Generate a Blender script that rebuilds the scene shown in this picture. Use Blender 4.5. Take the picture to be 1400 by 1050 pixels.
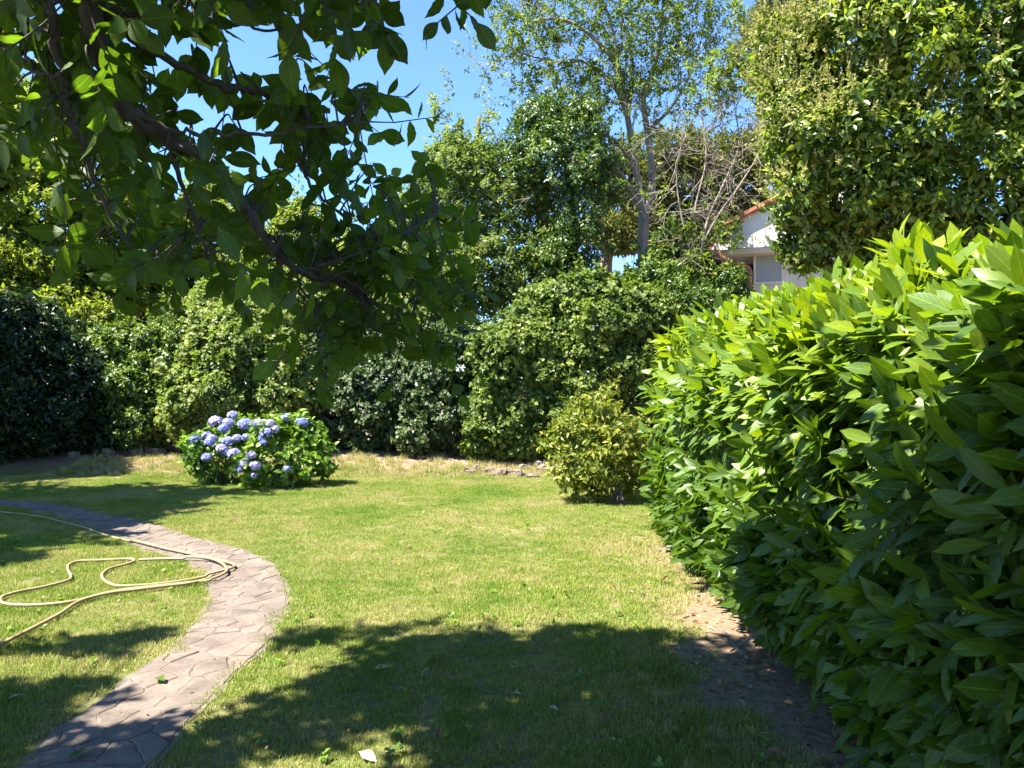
import bpy, math, random
import numpy as np
from mathutils import Matrix, Vector

for o in list(bpy.data.objects):
    bpy.data.objects.remove(o)
SC = bpy.context.scene
COL = SC.collection
rng = np.random.default_rng(11)
random.seed(11)
R = math.radians
EYE = 1.6
F = 1052.0

# ------------------------------------------------------------------ camera
cam_d = bpy.data.cameras.new('camera')
cam = bpy.data.objects.new('camera', cam_d)
COL.objects.link(cam)
cam.location = (0, 0, EYE)
cam.rotation_euler = (R(90), 0, 0)
cam_d.sensor_fit = 'HORIZONTAL'
cam_d.sensor_width = 36
cam_d.lens = F / 1400 * 36
cam_d.clip_start = 0.02
cam_d.clip_end = 2000
SC.camera = cam

# ------------------------------------------------------------------ sky, sun, exposure
TO_SUN = np.array([-0.46, -0.19, 0.87])
TO_SUN = TO_SUN / np.linalg.norm(TO_SUN)
world = bpy.data.worlds.new('World')
SC.world = world
world.use_nodes = True
wn = world.node_tree
wn.nodes.clear()
sky = wn.nodes.new('ShaderNodeTexSky')
sky.sky_type = 'NISHITA'
sky.sun_disc = False
sky.sun_elevation = math.asin(TO_SUN[2])
sky.sun_rotation = math.atan2(TO_SUN[0], TO_SUN[1])
sky.altitude = 2000
sky.air_density = 1.0
sky.dust_density = 0.0
sky.ozone_density = 10.0
bg = wn.nodes.new('ShaderNodeBackground')
bg.inputs['Strength'].default_value = 0.095
wo = wn.nodes.new('ShaderNodeOutputWorld')
wn.links.new(sky.outputs[0], bg.inputs[0])
wn.links.new(bg.outputs[0], wo.inputs[0])
sun_d = bpy.data.lights.new('sun', 'SUN')
sun_d.energy = 5.0
sun_d.angle = R(0.53)
sun_d.color = (1.0, 0.95, 0.86)
sun = bpy.data.objects.new('sun', sun_d)
COL.objects.link(sun)
sun.location = (-8, -3, 20)
sun.rotation_euler = Vector(TO_SUN).to_track_quat('Z', 'Y').to_euler()
SC.view_settings.view_transform = 'Standard'
SC.view_settings.look = 'None'
SC.view_settings.gamma = 1
SC.view_settings.use_curve_mapping = False
SC.view_settings.exposure = 2.25
SC.render.engine = 'CYCLES'
cy = SC.cycles
cy.use_denoising = True
cy.max_bounces = 7
cy.diffuse_bounces = 4
cy.glossy_bounces = 2
cy.transmission_bounces = 5
cy.transparent_max_bounces = 4
cy.caustics_reflective = False
cy.caustics_refractive = False
cy.sample_clamp_indirect = 6

# ------------------------------------------------------------------ helpers: geometry
def P(x, y, d):
    """a place in the garden: photo column and row at a distance of d metres"""
    return np.array([(x - 700) / F * d, d, EYE - (y - 525) / F * d])

def G(x, y):
    """ground point under a photo row"""
    d = F * EYE / (y - 525)
    return np.array([(x - 700) / F * d, d, 0.0])

def nrm(a):
    return a / np.maximum(np.linalg.norm(a, axis=-1, keepdims=True), 1e-9)

def fast_mesh(name, V, T, uv=None, rnd=None, smooth=True):
    V = np.asarray(V, dtype=np.float32).reshape(-1, 3)
    T = np.asarray(T, dtype=np.int32).reshape(-1, 3)
    me = bpy.data.meshes.new(name)
    me.vertices.add(len(V))
    me.vertices.foreach_set('co', V.ravel())
    me.loops.add(T.size)
    me.loops.foreach_set('vertex_index', T.ravel())
    me.polygons.add(len(T))
    me.polygons.foreach_set('loop_start', np.arange(0, T.size, 3, dtype=np.int32))
    me.polygons.foreach_set('loop_total', np.full(len(T), 3, dtype=np.int32))
    me.update(calc_edges=True)
    me.polygons.foreach_set('use_smooth', np.full(len(T), smooth, dtype=bool))
    if uv is not None:
        l = me.uv_layers.new(name='UVMap')
        l.data.foreach_set('uv', np.asarray(uv, dtype=np.float32)[T.ravel()].ravel())
    if rnd is not None:
        a = me.attributes.new('rnd', 'FLOAT', 'POINT')
        a.data.foreach_set('value', np.asarray(rnd, dtype=np.float32))
    return me

def tag(o, label=None, cat=None, group=None, kind=None):
    if label: o['label'] = label
    if cat: o['category'] = cat
    if group: o['group'] = group
    if kind: o['kind'] = kind
    return o

class Thing:
    def __init__(self, name, loc, label, cat, group=None, kind=None):
        self.loc = np.array(loc, dtype=float)
        self.root = bpy.data.objects.new(name, None)
        self.root.empty_display_size = 0.2
        COL.objects.link(self.root)
        self.root.location = self.loc
        tag(self.root, label, cat, group, kind)
    def add(self, name, V, T, mat, uv=None, rnd=None, smooth=True, kind=None, parent=None, label=None):
        me = fast_mesh(name, np.asarray(V) - self.loc, T, uv, rnd, smooth)
        me.materials.append(mat)
        return self.link(name, me, kind, parent, label)
    def link(self, name, me, kind=None, parent=None, label=None, M=None):
        o = bpy.data.objects.new(name, me)
        COL.objects.link(o)
        o.parent = parent or self.root
        if M is not None:
            o.matrix_local = Matrix.Translation(Vector(-self.loc)) @ M
        tag(o, label, None, None, kind)
        return o

def single(name, V, T, mat, loc, label, cat, group=None, kind=None, uv=None, rnd=None, smooth=True):
    loc = np.array(loc, dtype=float)
    me = fast_mesh(name, np.asarray(V) - loc, T, uv, rnd, smooth)
    me.materials.append(mat)
    o = bpy.data.objects.new(name, me)
    COL.objects.link(o)
    o.location = loc
    tag(o, label, cat, group, kind)
    return o

class MB:
    """collects triangle pieces for one mesh"""
    def __init__(self):
        self.V = []; self.T = []; self.n = 0
    def put(self, V, T):
        V = np.asarray(V, float).reshape(-1, 3); T = np.asarray(T, int).reshape(-1, 3)
        self.V.append(V); self.T.append(T + self.n); self.n += len(V)
    def box(self, c, s, rot=None):
        c = np.asarray(c, float); s = np.asarray(s, float) / 2
        v = np.array([[x, y, z] for x in (-1, 1) for y in (-1, 1) for z in (-1, 1)]) * s
        if rot is not None:
            v = v @ np.asarray(rot).T
        t = [(0, 1, 3), (0, 3, 2), (4, 6, 7), (4, 7, 5), (0, 4, 5), (0, 5, 1), (2, 3, 7), (2, 7, 6), (0, 2, 6), (0, 6, 4), (1, 5, 7), (1, 7, 3)]
        self.put(v + c, t)
    def tube(self, pts, rad, sides=6, cap=True):
        pts = np.asarray(pts, float)
        n = len(pts)
        rad = np.broadcast_to(np.asarray(rad, float), (n,))
        tan = nrm(np.gradient(pts, axis=0))
        ref = np.array([0.31, 0.22, 0.92]) if abs(tan[:, 2].mean()) < 0.8 else np.array([0.9, 0.3, 0.1])
        u = nrm(np.cross(tan, ref)); w = np.cross(tan, u)
        a = np.arange(sides) * 2 * math.pi / sides
        ring = (np.cos(a)[None, :, None] * u[:, None, :] + np.sin(a)[None, :, None] * w[:, None, :]) * rad[:, None, None]
        V = (pts[:, None, :] + ring).reshape(-1, 3)
        T = []
        for i in range(n - 1):
            for j in range(sides):
                p = i * sides + j; q = i * sides + (j + 1) % sides
                T.append((p, q, q + sides)); T.append((p, q + sides, p + sides))
        if cap:
            for b in (0, n - 1):
                for j in range(1, sides - 1):
                    T.append((b * sides, b * sides + j, b * sides + j + 1))
        self.put(V, T)
    def get(self):
        return np.concatenate(self.V), np.concatenate(self.T)

def cr(pts, n=5):
    """smooth curve through points"""
    p = np.asarray(pts, float)
    p = np.vstack([2 * p[0] - p[1], p, 2 * p[-1] - p[-2]])
    out = []
    for i in range(1, len(p) - 2):
        for t in np.linspace(0, 1, n, endpoint=False):
            a, b, c, d = p[i - 1], p[i], p[i + 1], p[i + 2]
            out.append(0.5 * ((2 * b) + (c - a) * t + (2 * a - 5 * b + 4 * c - d) * t * t + (3 * b - a - 3 * c + d) * t ** 3))
    out.append(p[-2])
    return np.array(out)

# ------------------------------------------------------------------ leaves
class Leaf:
    """leaf blade: unit length along +Y, upper face +Z"""
    def __init__(self, widths, wl, fold=0.25, curl=0.25, wave=0.0):
        n = len(widths)
        v = [0.0] + [(i + 1) / (n + 1) for i in range(n)] + [1.0]
        V = [(0, 0, 0)]; U = [(0.5, 0)]
        for i, w in enumerate(widths):
            y = v[i + 1]; z = -curl * y * y
            hw = w * wl / 2
            k = wave * (1 if i % 2 else -1)
            V += [(-hw, y, z + hw * fold + k * hw), (0, y, z), (hw, y, z + hw * fold - k * hw)]
            U += [(0.5 - 0.5 * w, y), (0.5, y), (0.5 + 0.5 * w, y)]
        V.append((0, 1, -curl)); U.append((0.5, 1))
        T = [(0, 2, 1), (0, 3, 2)]
        for i in range(n - 1):
            a = 1 + 3 * i; b = a + 3
            T += [(a, a + 1, b + 1), (a, b + 1, b), (a + 1, a + 2, b + 2), (a + 1, b + 2, b + 1)]
        a = 1 + 3 * (n - 1); e = a + 3
        T += [(a, a + 1, e), (a + 1, a + 2, e)]
        self.V = np.array(V, float); self.T = np.array(T); self.U = np.array(U, float)

class Kite:
    """small blade of two facets folded on the midrib"""
    def __init__(self, wl, fold=.25, curl=.2, m=.48):
        h = wl / 2
        self.V = np.array([(0, 0, 0), (-h, m, h * fold), (0, 1, -curl), (h, m, h * fold)], float)
        self.T = np.array([(0, 2, 1), (0, 3, 2)])
        self.U = np.array([(.5, 0), (0, .5), (.5, 1), (1, .5)], float)

class Sprig:
    """several blades on one spray, for far small leaves"""
    def __init__(self, leaf, items):
        V = []; T = []; U = []; n = 0
        for pos, M, s in items:
            V.append(leaf.V @ M.T * s + pos); T.append(leaf.T + n); U.append(leaf.U); n += len(leaf.V)
        self.V = np.concatenate(V); self.T = np.concatenate(T); self.U = np.concatenate(U)

def frames(d, up):
    y = nrm(d); x = nrm(np.cross(y, up)); z = np.cross(x, y)
    return np.stack([x, y, z], axis=-1)          # columns

class Scatter:
    def __init__(self):
        self.p = []; self.m = []; self.s = []; self.r = []
    def put(self, p, m, s, r):
        self.p.append(p); self.m.append(m); self.s.append(s); self.r.append(r)
    def all(self):
        return np.concatenate(self.p), np.concatenate(self.m), np.concatenate(self.s), np.concatenate(self.r)

def leaf_mesh(leaves, p, m, s, r):
    """every blade in one mesh, templates taken in turn"""
    VV = []; TT = []; UU = []; RR = []; n = 0
    k = len(leaves)
    for i, lf in enumerate(leaves):
        pp, mm, ss, rr = p[i::k], m[i::k], s[i::k], r[i::k]
        if not len(pp): continue
        V = np.einsum('nij,vj->nvi', mm * ss[:, None, None], lf.V) + pp[:, None, :]
        nv = len(lf.V)
        T = lf.T[None] + (np.arange(len(pp)) * nv)[:, None, None] + n
        VV.append(V.reshape(-1, 3)); TT.append(T.reshape(-1, 3))
        UU.append(np.tile(lf.U, (len(pp), 1))); RR.append(np.repeat(rr, nv))
        n += len(pp) * nv
    return np.concatenate(VV), np.concatenate(TT), np.concatenate(UU), np.concatenate(RR)

def rosettes(S, A, k, L, tilt=(75, 25), stem=0.12, droop=0.0, jit=0.25, young=0.5, sc=None):
    """k leaves spiralling round each shoot (base S, axis A)"""
    sc = sc or Scatter()
    n = len(S)
    A = nrm(A)
    u = nrm(np.cross(A, rng.normal(size=(n, 3)))); w = np.cross(A, u)
    ph0 = rng.uniform(0, 6.28, n)
    rb = rng.uniform(0, 1, n)
    for i in range(k):
        t = i / max(k - 1, 1)
        ph = ph0 + i * 2.4 + rng.normal(0, 0.3, n)
        ti = np.radians(tilt[0] + (tilt[1] - tilt[0]) * t + rng.normal(0, 10, n))
        rad = np.cos(ph)[:, None] * u + np.sin(ph)[:, None] * w
        d = np.cos(ti)[:, None] * A + np.sin(ti)[:, None] * rad + rng.normal(0, jit, (n, 3))
        d[:, 2] -= droop
        up = np.sin(ti)[:, None] * A - np.cos(ti)[:, None] * rad + rng.normal(0, jit, (n, 3)) + np.array([0, 0, 0.35])
        s = rng.uniform(L[0], L[1], n) * (1 - 0.35 * t * rng.uniform(0, 1, n))
        r = np.clip(0.45 * rb + 0.25 * rng.uniform(0, 1, n) + young * 0.45 * t, 0, 1)
        sc.put(S + A * (stem * t)[..., None] if np.ndim(stem) else S + A * stem * t, frames(d, up), s, r)
    return sc

def project(p):
    d = np.maximum(p[:, 1], 0.05)
    return 700 + p[:, 0] / d * F, 525 - (p[:, 2] - EYE) / d * F, p[:, 1]

def front_leaves(p, s, count, cell=9.0):
    """the leaves that show largest: in frame, in front of the others in their spot"""
    x, y, d = project(p)
    ok = (x > 0) & (x < 1400) & (y > 0) & (y < 1050) & (d > 0.3)
    key = (np.floor(x / cell).astype(int) + 1000) * 100000 + np.floor(y / cell).astype(int) + 1000
    key[~ok] = -1
    order = np.lexsort((d, key))
    first = np.ones(len(order), bool)
    first[1:] = key[order][1:] != key[order][:-1]
    cand = order[first & ok[order]]
    size = s[cand] / d[cand]
    cand = cand[np.argsort(-size)]
    return cand[:count]

def add_leaves(th, leaves, sc, mat, parts=0, hero=None, name='leaves'):
    p, m, s, r = sc.all()
    keep = np.ones(len(p), bool)
    if parts:
        sel = front_leaves(p, s, parts)
        keep[sel] = False
        metas = []
        for lf in (hero or leaves):
            for rv in (0.1, 0.3, 0.5, 0.7, 0.9):
                me = fast_mesh('leaf', lf.V, lf.T, lf.U, np.full(len(lf.V), rv))
                me.materials.append(mat)
                metas.append(me)
        nl = len(hero or leaves)
        for i in sel:
            me = metas[rng.integers(nl) * 5 + min(4, int(r[i] * 5))]
            M = Matrix(np.block([[m[i] * s[i], p[i][:, None]], [np.zeros((1, 3)), np.ones((1, 1))]]).tolist())
            th.link('leaf', me, M=M)
    V, T, U, RR = leaf_mesh(leaves, p[keep], m[keep], s[keep], r[keep])
    return th.add(name, V, T, mat, U, RR, kind='stuff')

def ell_points(ells, dens, depth=0.35, back=0.6, inside=0.8):
    """shoot bases on a union of lumps: points and outward normals"""
    ells = [(np.array(c, float), np.array(r, float)) for c, r in ells]
    PP = []; NN = []
    for k, (c, r) in enumerate(ells):
        a = 4 * math.pi * (((r[0] * r[1]) ** 1.6 + (r[0] * r[2]) ** 1.6 + (r[1] * r[2]) ** 1.6) / 3) ** (1 / 1.6)
        n = max(3, int(a * dens))
        d = nrm(rng.normal(size=(n, 3)))
        w1, w2 = rng.uniform(0, 6.28, 2)
        f = 1 + .13 * np.sin(5 * d[:, 0] + w1) * np.sin(5 * d[:, 2] + w2) + .09 * np.sin(11 * d[:, 2] + 7 * d[:, 0] + w2) - depth * rng.uniform(0, 1, n) ** 1.5 + rng.normal(0, 0.05, n)
        p = c + r * d * f[:, None]
        nn = nrm(d / r)
        ok = rng.uniform(0, 1, n) > back * (nn[:, 1] > 0.25)
        for j, (c2, r2) in enumerate(ells):
            if j != k:
                ok &= (((p - c2) / r2) ** 2).sum(1) > inside ** 2
        PP.append(p[ok]); NN.append(nn[ok])
    return np.concatenate(PP), np.concatenate(NN)

def lumps(big, k, f=(0.25, 0.45), zmin=-0.5):
    """smaller lumps budding from the surface of big ones"""
    out = [(np.array(c, float), np.array(r, float) * 0.9) for c, r in big]
    for c, r in big:
        c = np.array(c, float); r = np.array(r, float)
        for _ in range(k):
            d = nrm(rng.normal(size=3))
            if d[1] > 0.3: d[1] *= -1
            if d[2] < zmin: d[2] *= -1
            q = rng.uniform(*f)
            m = float(np.mean(r))
            out.append((c + r * d * 0.9, np.array([1, 1, 0.85]) * m * q * rng.uniform(0.8, 1.2, 3)))
    return out

def E(x, y, d, rx, ry, rd=None):
    """a lump seen at photo place (x, y), half size in photo pixels, at distance d"""
    k = d / F
    return (P(x, y, d), np.array([rx * k, (rd if rd else min(rx, ry) * k), ry * k]))

def grow(p, d, L, r, depth, out, tips, nch=(2, 4), spread=0.7, grav=0.0, seg=4, lf=(0.45, 0.75)):
    pts = [np.array(p, float)]; d = nrm(np.array(d, float)); ds = []
    for i in range(seg):
        d = nrm(d + rng.normal(0, 0.16, 3) + np.array([0, 0, grav]))
        pts.append(pts[-1] + d * L / seg); ds.append(d)
    out.append((np.array(pts), np.linspace(r, r * 0.5, seg + 1)))
    if depth == 0:
        tips.append((pts[-1], ds[-1])); tips.append((pts[-2], ds[-2]))
        return
    for _ in range(rng.integers(nch[0], nch[1] + 1)):
        i = rng.integers(1, seg + 1)
        nd = nrm(ds[i - 1] + rng.normal(0, spread, 3))
        grow(pts[i], nd, L * rng.uniform(*lf), r * 0.55, depth - 1, out, tips, nch, spread, grav, seg, lf)
    tips.append((pts[-1], ds[-1]))

def twig_mesh(out, sides=3, rmin=0.0):
    mb = MB()
    for pts, rad in out:
        mb.tube(pts, np.maximum(rad, rmin), sides, cap=False)
    return mb.get()

# ------------------------------------------------------------------ materials
def mat_new(name):
    m = bpy.data.materials.new(name)
    m.use_nodes = True
    nt = m.node_tree
    nt.nodes.clear()
    out = nt.nodes.new('ShaderNodeOutputMaterial')
    return m, nt, out

def N(nt, t, **kw):
    n = nt.nodes.new(t)
    for k, v in kw.items():
        setattr(n, k, v)
    return n

def ramp(nt, stops, fac):
    r = N(nt, 'ShaderNodeValToRGB')
    els = r.color_ramp.elements
    while len(els) < len(stops): els.new(0.5)
    for e, (p, c) in zip(els, stops):
        e.position = p; e.color = (*c, 1)
    nt.links.new(fac, r.inputs[0])
    return r

def noise(nt, scale, detail=4, vec=None, rough=0.55):
    n = N(nt, 'ShaderNodeTexNoise')
    n.inputs['Scale'].default_value = scale
    n.inputs['Detail'].default_value = detail
    n.inputs['Roughness'].default_value = rough
    if vec is None:
        vec = N(nt, 'ShaderNodeNewGeometry').outputs['Position']
    nt.links.new(vec, n.inputs['Vector'])
    return n

def mathn(nt, op, a, b=None, c=None, clamp=False):
    m = N(nt, 'ShaderNodeMath', operation=op, use_clamp=clamp)
    for i, v in enumerate((a, b, c)):
        if v is None: continue
        if isinstance(v, (int, float)): m.inputs[i].default_value = v
        else: nt.links.new(v, m.inputs[i])
    return m.outputs[0]

def mixc(nt, fac, a, b, mode='MIX'):
    m = N(nt, 'ShaderNodeMix', data_type='RGBA', blend_type=mode)
    if isinstance(fac, (int, float)): m.inputs[0].default_value = fac
    else: nt.links.new(fac, m.inputs[0])
    for i, v in ((6, a), (7, b)):
        if isinstance(v, tuple): m.inputs[i].default_value = (*v, 1)
        else: nt.links.new(v, m.inputs[i])
    return m.outputs[2]

def leaf_mat(name, old, mid, young, rough=0.4, trans=0.35, tcol=(1.5, 1.7, 0.7), veins=False, spec=0.5, big=0.9):
    m, nt, out = mat_new(name)
    at = N(nt, 'ShaderNodeAttribute', attribute_name='rnd')
    nz = noise(nt, big, 2)
    f = mathn(nt, 'ADD', at.outputs['Fac'], mathn(nt, 'MULTIPLY', mathn(nt, 'SUBTRACT', nz.outputs[0], 0.5), 0.8), clamp=True)
    col = ramp(nt, [(0.05, old), (0.5, mid), (0.95, young)], f).outputs[0]
    bump = None
    pb = N(nt, 'ShaderNodeBsdfPrincipled')
    if veins:
        uv = N(nt, 'ShaderNodeUVMap', uv_map='UVMap')
        sp = N(nt, 'ShaderNodeSeparateXYZ')
        nt.links.new(uv.outputs[0], sp.inputs[0])
        au = mathn(nt, 'ABSOLUTE', mathn(nt, 'SUBTRACT', sp.outputs[0], 0.5))
        midrib = mathn(nt, 'SUBTRACT', 1.0, mathn(nt, 'MULTIPLY', au, 26.0), clamp=True)
        vv = mathn(nt, 'SUBTRACT', mathn(nt, 'MULTIPLY', sp.outputs[1], 9.0), mathn(nt, 'MULTIPLY', au, 5.0))
        tri = mathn(nt, 'ABSOLUTE', mathn(nt, 'SUBTRACT', mathn(nt, 'FRACT', vv), 0.5))
        side = mathn(nt, 'SUBTRACT', 1.0, mathn(nt, 'MULTIPLY', tri, 9.0), clamp=True)
        vein = mathn(nt, 'MAXIMUM', midrib, mathn(nt, 'MULTIPLY', side, 0.35))
        col = mixc(nt, mathn(nt, 'MULTIPLY', vein, 0.45), col, tuple(min(1, c * 1.5 + 0.03) for c in young))
        b = N(nt, 'ShaderNodeBump')
        b.inputs['Strength'].default_value = 0.09
        b.inputs['Distance'].default_value = 0.004
        nt.links.new(mathn(nt, 'SUBTRACT', tri, midrib), b.inputs['Height'])
        bump = b.outputs[0]
        nt.links.new(bump, pb.inputs['Normal'])
    if veins:
        bl = noise(nt, 17.0, 3)
        col = mixc(nt, mathn(nt, 'MULTIPLY', mathn(nt, 'SUBTRACT', bl.outputs[0], 0.665), 7.0, clamp=True), col, (0.17, 0.115, 0.035))
    sp2 = noise(nt, 55.0, 2)
    col = mixc(nt, 0.35, col, ramp(nt, [(0.3, (0.6, 0.62, 0.55)), (0.7, (1.25, 1.2, 1.1))], sp2.outputs[0]).outputs[0], 'MULTIPLY')
    nt.links.new(col, pb.inputs['Base Color'])
    pb.inputs['Roughness'].default_value = rough
    pb.inputs['Specular IOR Level'].default_value = spec
    tr = N(nt, 'ShaderNodeBsdfTranslucent')
    nt.links.new(mixc(nt, 1.0, col, tcol, 'MULTIPLY'), tr.inputs[0])
    mx = N(nt, 'ShaderNodeMixShader')
    mx.inputs[0].default_value = trans
    nt.links.new(pb.outputs[0], mx.inputs[1]); nt.links.new(tr.outputs[0], mx.inputs[2])
    nt.links.new(mx.outputs[0], out.inputs[0])
    return m

def bark_mat(name, a, b, scale=18, bump=0.6, stretch=0.25):
    m, nt, out = mat_new(name)
    g = N(nt, 'ShaderNodeNewGeometry')
    mp = N(nt, 'ShaderNodeMapping')
    mp.inputs['Scale'].default_value = (1, 1, stretch)
    nt.links.new(g.outputs['Position'], mp.inputs[0])
    nz = noise(nt, scale, 6, mp.outputs[0], 0.7)
    pb = N(nt, 'ShaderNodeBsdfPrincipled')
    nt.links.new(ramp(nt, [(0.3, a), (0.7, b)], nz.outputs[0]).outputs[0], pb.inputs['Base Color'])
    pb.inputs['Roughness'].default_value = 0.9
    bp = N(nt, 'ShaderNodeBump')
    bp.inputs['Strength'].default_value = bump; bp.inputs['Distance'].default_value = 0.01
    nt.links.new(nz.outputs[0], bp.inputs['Height']); nt.links.new(bp.outputs[0], pb.inputs['Normal'])
    nt.links.new(pb.outputs[0], out.inputs[0])
    return m

def rough_mat(name, stops, scale=6, rough=0.85, bump=0.3, dist=0.01, fine=60, spec=0.3):
    m, nt, out = mat_new(name)
    n1 = noise(nt, scale, 5); n2 = noise(nt, fine, 4, rough=0.7)
    f = mathn(nt, 'ADD', mathn(nt, 'MULTIPLY', n1.outputs[0], 0.65), mathn(nt, 'MULTIPLY', n2.outputs[0], 0.35))
    oi = N(nt, 'ShaderNodeObjectInfo')
    f = mathn(nt, 'ADD', f, mathn(nt, 'MULTIPLY', mathn(nt, 'SUBTRACT', oi.outputs['Random'], 0.5), 0.16))
    pb = N(nt, 'ShaderNodeBsdfPrincipled')
    nt.links.new(ramp(nt, stops, f).outputs[0], pb.inputs['Base Color'])
    pb.inputs['Roughness'].default_value = rough
    pb.inputs['Specular IOR Level'].default_value = spec
    bp = N(nt, 'ShaderNodeBump')
    bp.inputs['Strength'].default_value = bump; bp.inputs['Distance'].default_value = dist
    nt.links.new(n2.outputs[0], bp.inputs['Height']); nt.links.new(bp.outputs[0], pb.inputs['Normal'])
    nt.links.new(pb.outputs[0], out.inputs[0])
    return m

M_laurel = leaf_mat('laurel_leaf', (0.032, 0.078, 0.014), (0.090, 0.170, 0.018), (0.225, 0.300, 0.020), 0.42, 0.44, (1.5, 1.45, 0.35), True, 0.36)
M_magnolia = leaf_mat('magnolia_leaf', (0.038, 0.074, 0.012), (0.066, 0.118, 0.016), (0.115, 0.180, 0.020), 0.5, 0.52, (1.7, 1.8, 0.4), True, 0.35)
M_ivy = leaf_mat('ivy_leaf', (0.036, 0.068, 0.016), (0.100, 0.150, 0.028), (0.230, 0.265, 0.058), 0.55, 0.33, spec=0.3)
M_ivy_shade = leaf_mat('shaded_ivy_leaf', (0.028, 0.050, 0.018), (0.060, 0.094, 0.032), (0.130, 0.170, 0.062), 0.52, 0.25, spec=0.35)  # darker, bluer ivy: the wall's shade is put into the leaf colour
M_pale = leaf_mat('pale_shrub_leaf', (0.060, 0.100, 0.020), (0.150, 0.195, 0.045), (0.270, 0.295, 0.095), 0.55, 0.35, spec=0.28)
M_bush = leaf_mat('lime_leaf', (0.075, 0.120, 0.016), (0.165, 0.205, 0.026), (0.290, 0.270, 0.035), 0.45, 0.4, (1.3, 1.4, 0.6), spec=0.4)
M_hyd = leaf_mat('hydrangea_leaf', (0.060, 0.130, 0.016), (0.130, 0.220, 0.022), (0.230, 0.305, 0.034), 0.45, 0.33, (1.4, 1.6, 0.5), spec=0.4)
M_privet = leaf_mat('privet_leaf', (0.034, 0.072, 0.014), (0.110, 0.172, 0.022), (0.270, 0.315, 0.040), 0.38, 0.42, (1.5, 1.6, .5), spec=0.45)
M_panicle = leaf_mat('privet_blossom', (0.20, 0.21, 0.06), (0.30, 0.30, 0.10), (0.42, 0.40, 0.17), 0.8, 0.3, (1, 1, 0.8), spec=0.2)
M_tree = leaf_mat('light_tree_leaf', (0.055, 0.095, 0.018), (0.125, 0.175, 0.028), (0.240, 0.270, 0.048), 0.55, 0.42, spec=0.28)
M_vine = leaf_mat('vine_leaf', (0.030, 0.062, 0.014), (0.075, 0.130, 0.022), (0.180, 0.235, 0.040), 0.38, 0.3, spec=0.5)
M_olive = leaf_mat('cypress_spray', (0.080, 0.092, 0.026), (0.145, 0.152, 0.042), (0.230, 0.220, 0.072), 0.7, 0.25, spec=0.2)
M_grey = leaf_mat('grey_green_leaf', (0.060, 0.080, 0.040), (0.115, 0.140, 0.070), (0.190, 0.210, 0.110), 0.55, 0.3, spec=0.3)
M_left = leaf_mat('yellow_green_leaf', (0.070, 0.105, 0.016), (0.170, 0.205, 0.028), (0.290, 0.300, 0.055), 0.55, 0.48, spec=0.28)
M_evergreen_shade = leaf_mat('shaded_evergreen_leaf', (0.014, 0.030, 0.012), (0.026, 0.052, 0.016), (0.055, 0.090, 0.022), 0.4, 0.25, spec=0.45)  # very dark leaf: shade from the left trees is put into the colour
M_petal = leaf_mat('hydrangea_petal', (0.18, 0.23, 0.52), (0.29, 0.31, 0.58), (0.46, 0.40, 0.60), 0.6, 0.25, (1.0, 1.0, 1.0), spec=0.2)
M_bark = bark_mat('dark_bark', (0.028, 0.022, 0.017), (0.085, 0.070, 0.055), 26)
M_barkp = bark_mat('pale_bark', (0.12, 0.105, 0.08), (0.31, 0.275, 0.22), 9)
M_barkb = bark_mat('brown_bark', (0.07, 0.048, 0.032), (0.20, 0.14, 0.095), 12)
M_twig = bark_mat('dry_twig', (0.15, 0.125, 0.095), (0.32, 0.27, 0.21), 12)
M_stem = bark_mat('green_stem', (0.04, 0.055, 0.02), (0.09, 0.10, 0.04), 30)
M_stone = rough_mat('flagstone', [(0.28, (0.066, 0.052, 0.041)), (0.46, (0.122, 0.095, 0.075)), (0.72, (0.185, 0.146, 0.116))], 5.0, 0.85, 0.5, 0.008, 38)
M_joint = rough_mat('sandy_joint', [(0.3, (0.075, 0.062, 0.048)), (0.7, (0.19, 0.155, 0.122))], 9, 0.95, 0.6, 0.01, 90)
M_rock = rough_mat('bed_rock', [(0.25, (0.10, 0.075, 0.055)), (0.5, (0.19, 0.145, 0.11)), (0.75, (0.29, 0.235, 0.18))], 5, 0.9, 0.7, 0.03, 25)
M_hose = rough_mat('hose_rubber', [(0.3, (0.22, 0.155, 0.075)), (0.7, (0.34, 0.25, 0.13))], 8, 0.5, 0.1, 0.002, 60, 0.4)
M_wall = rough_mat('white_render', [(0.3, (0.66, 0.63, 0.58)), (0.7, (0.80, 0.78, 0.74))], 2, 0.9, 0.4, 0.01, 30)
M_cream = rough_mat('cream_render', [(0.3, (0.58, 0.50, 0.40)), (0.7, (0.68, 0.60, 0.49))], 2, 0.9, 0.2, 0.006, 30)
M_tile = rough_mat('terracotta', [(0.3, (0.26, 0.075, 0.045)), (0.7, (0.42, 0.15, 0.095))], 5, 0.85, 0.3, 0.01, 30)
M_shut = rough_mat('grey_shutter', [(0.3, (0.36, 0.39, 0.42)), (0.7, (0.43, 0.46, 0.49))], 2, 0.6, 0.05, 0.002, 30)
M_copper = rough_mat('copper_pipe', [(0.3, (0.27, 0.13, 0.085)), (0.7, (0.38, 0.20, 0.14))], 6, 0.45, 0.1, 0.002, 40, 0.5)
M_litter = leaf_mat('dry_leaf', (0.16, 0.075, 0.035), (0.27, 0.17, 0.09), (0.36, 0.32, 0.22), 0.7, 0.2, (1, 0.9, 0.7), spec=0.3)
M_wire = rough_mat('fence_wire', [(0.3, (0.25, 0.25, 0.22)), (0.7, (0.4, 0.4, 0.36))], 6, 0.6)

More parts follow.
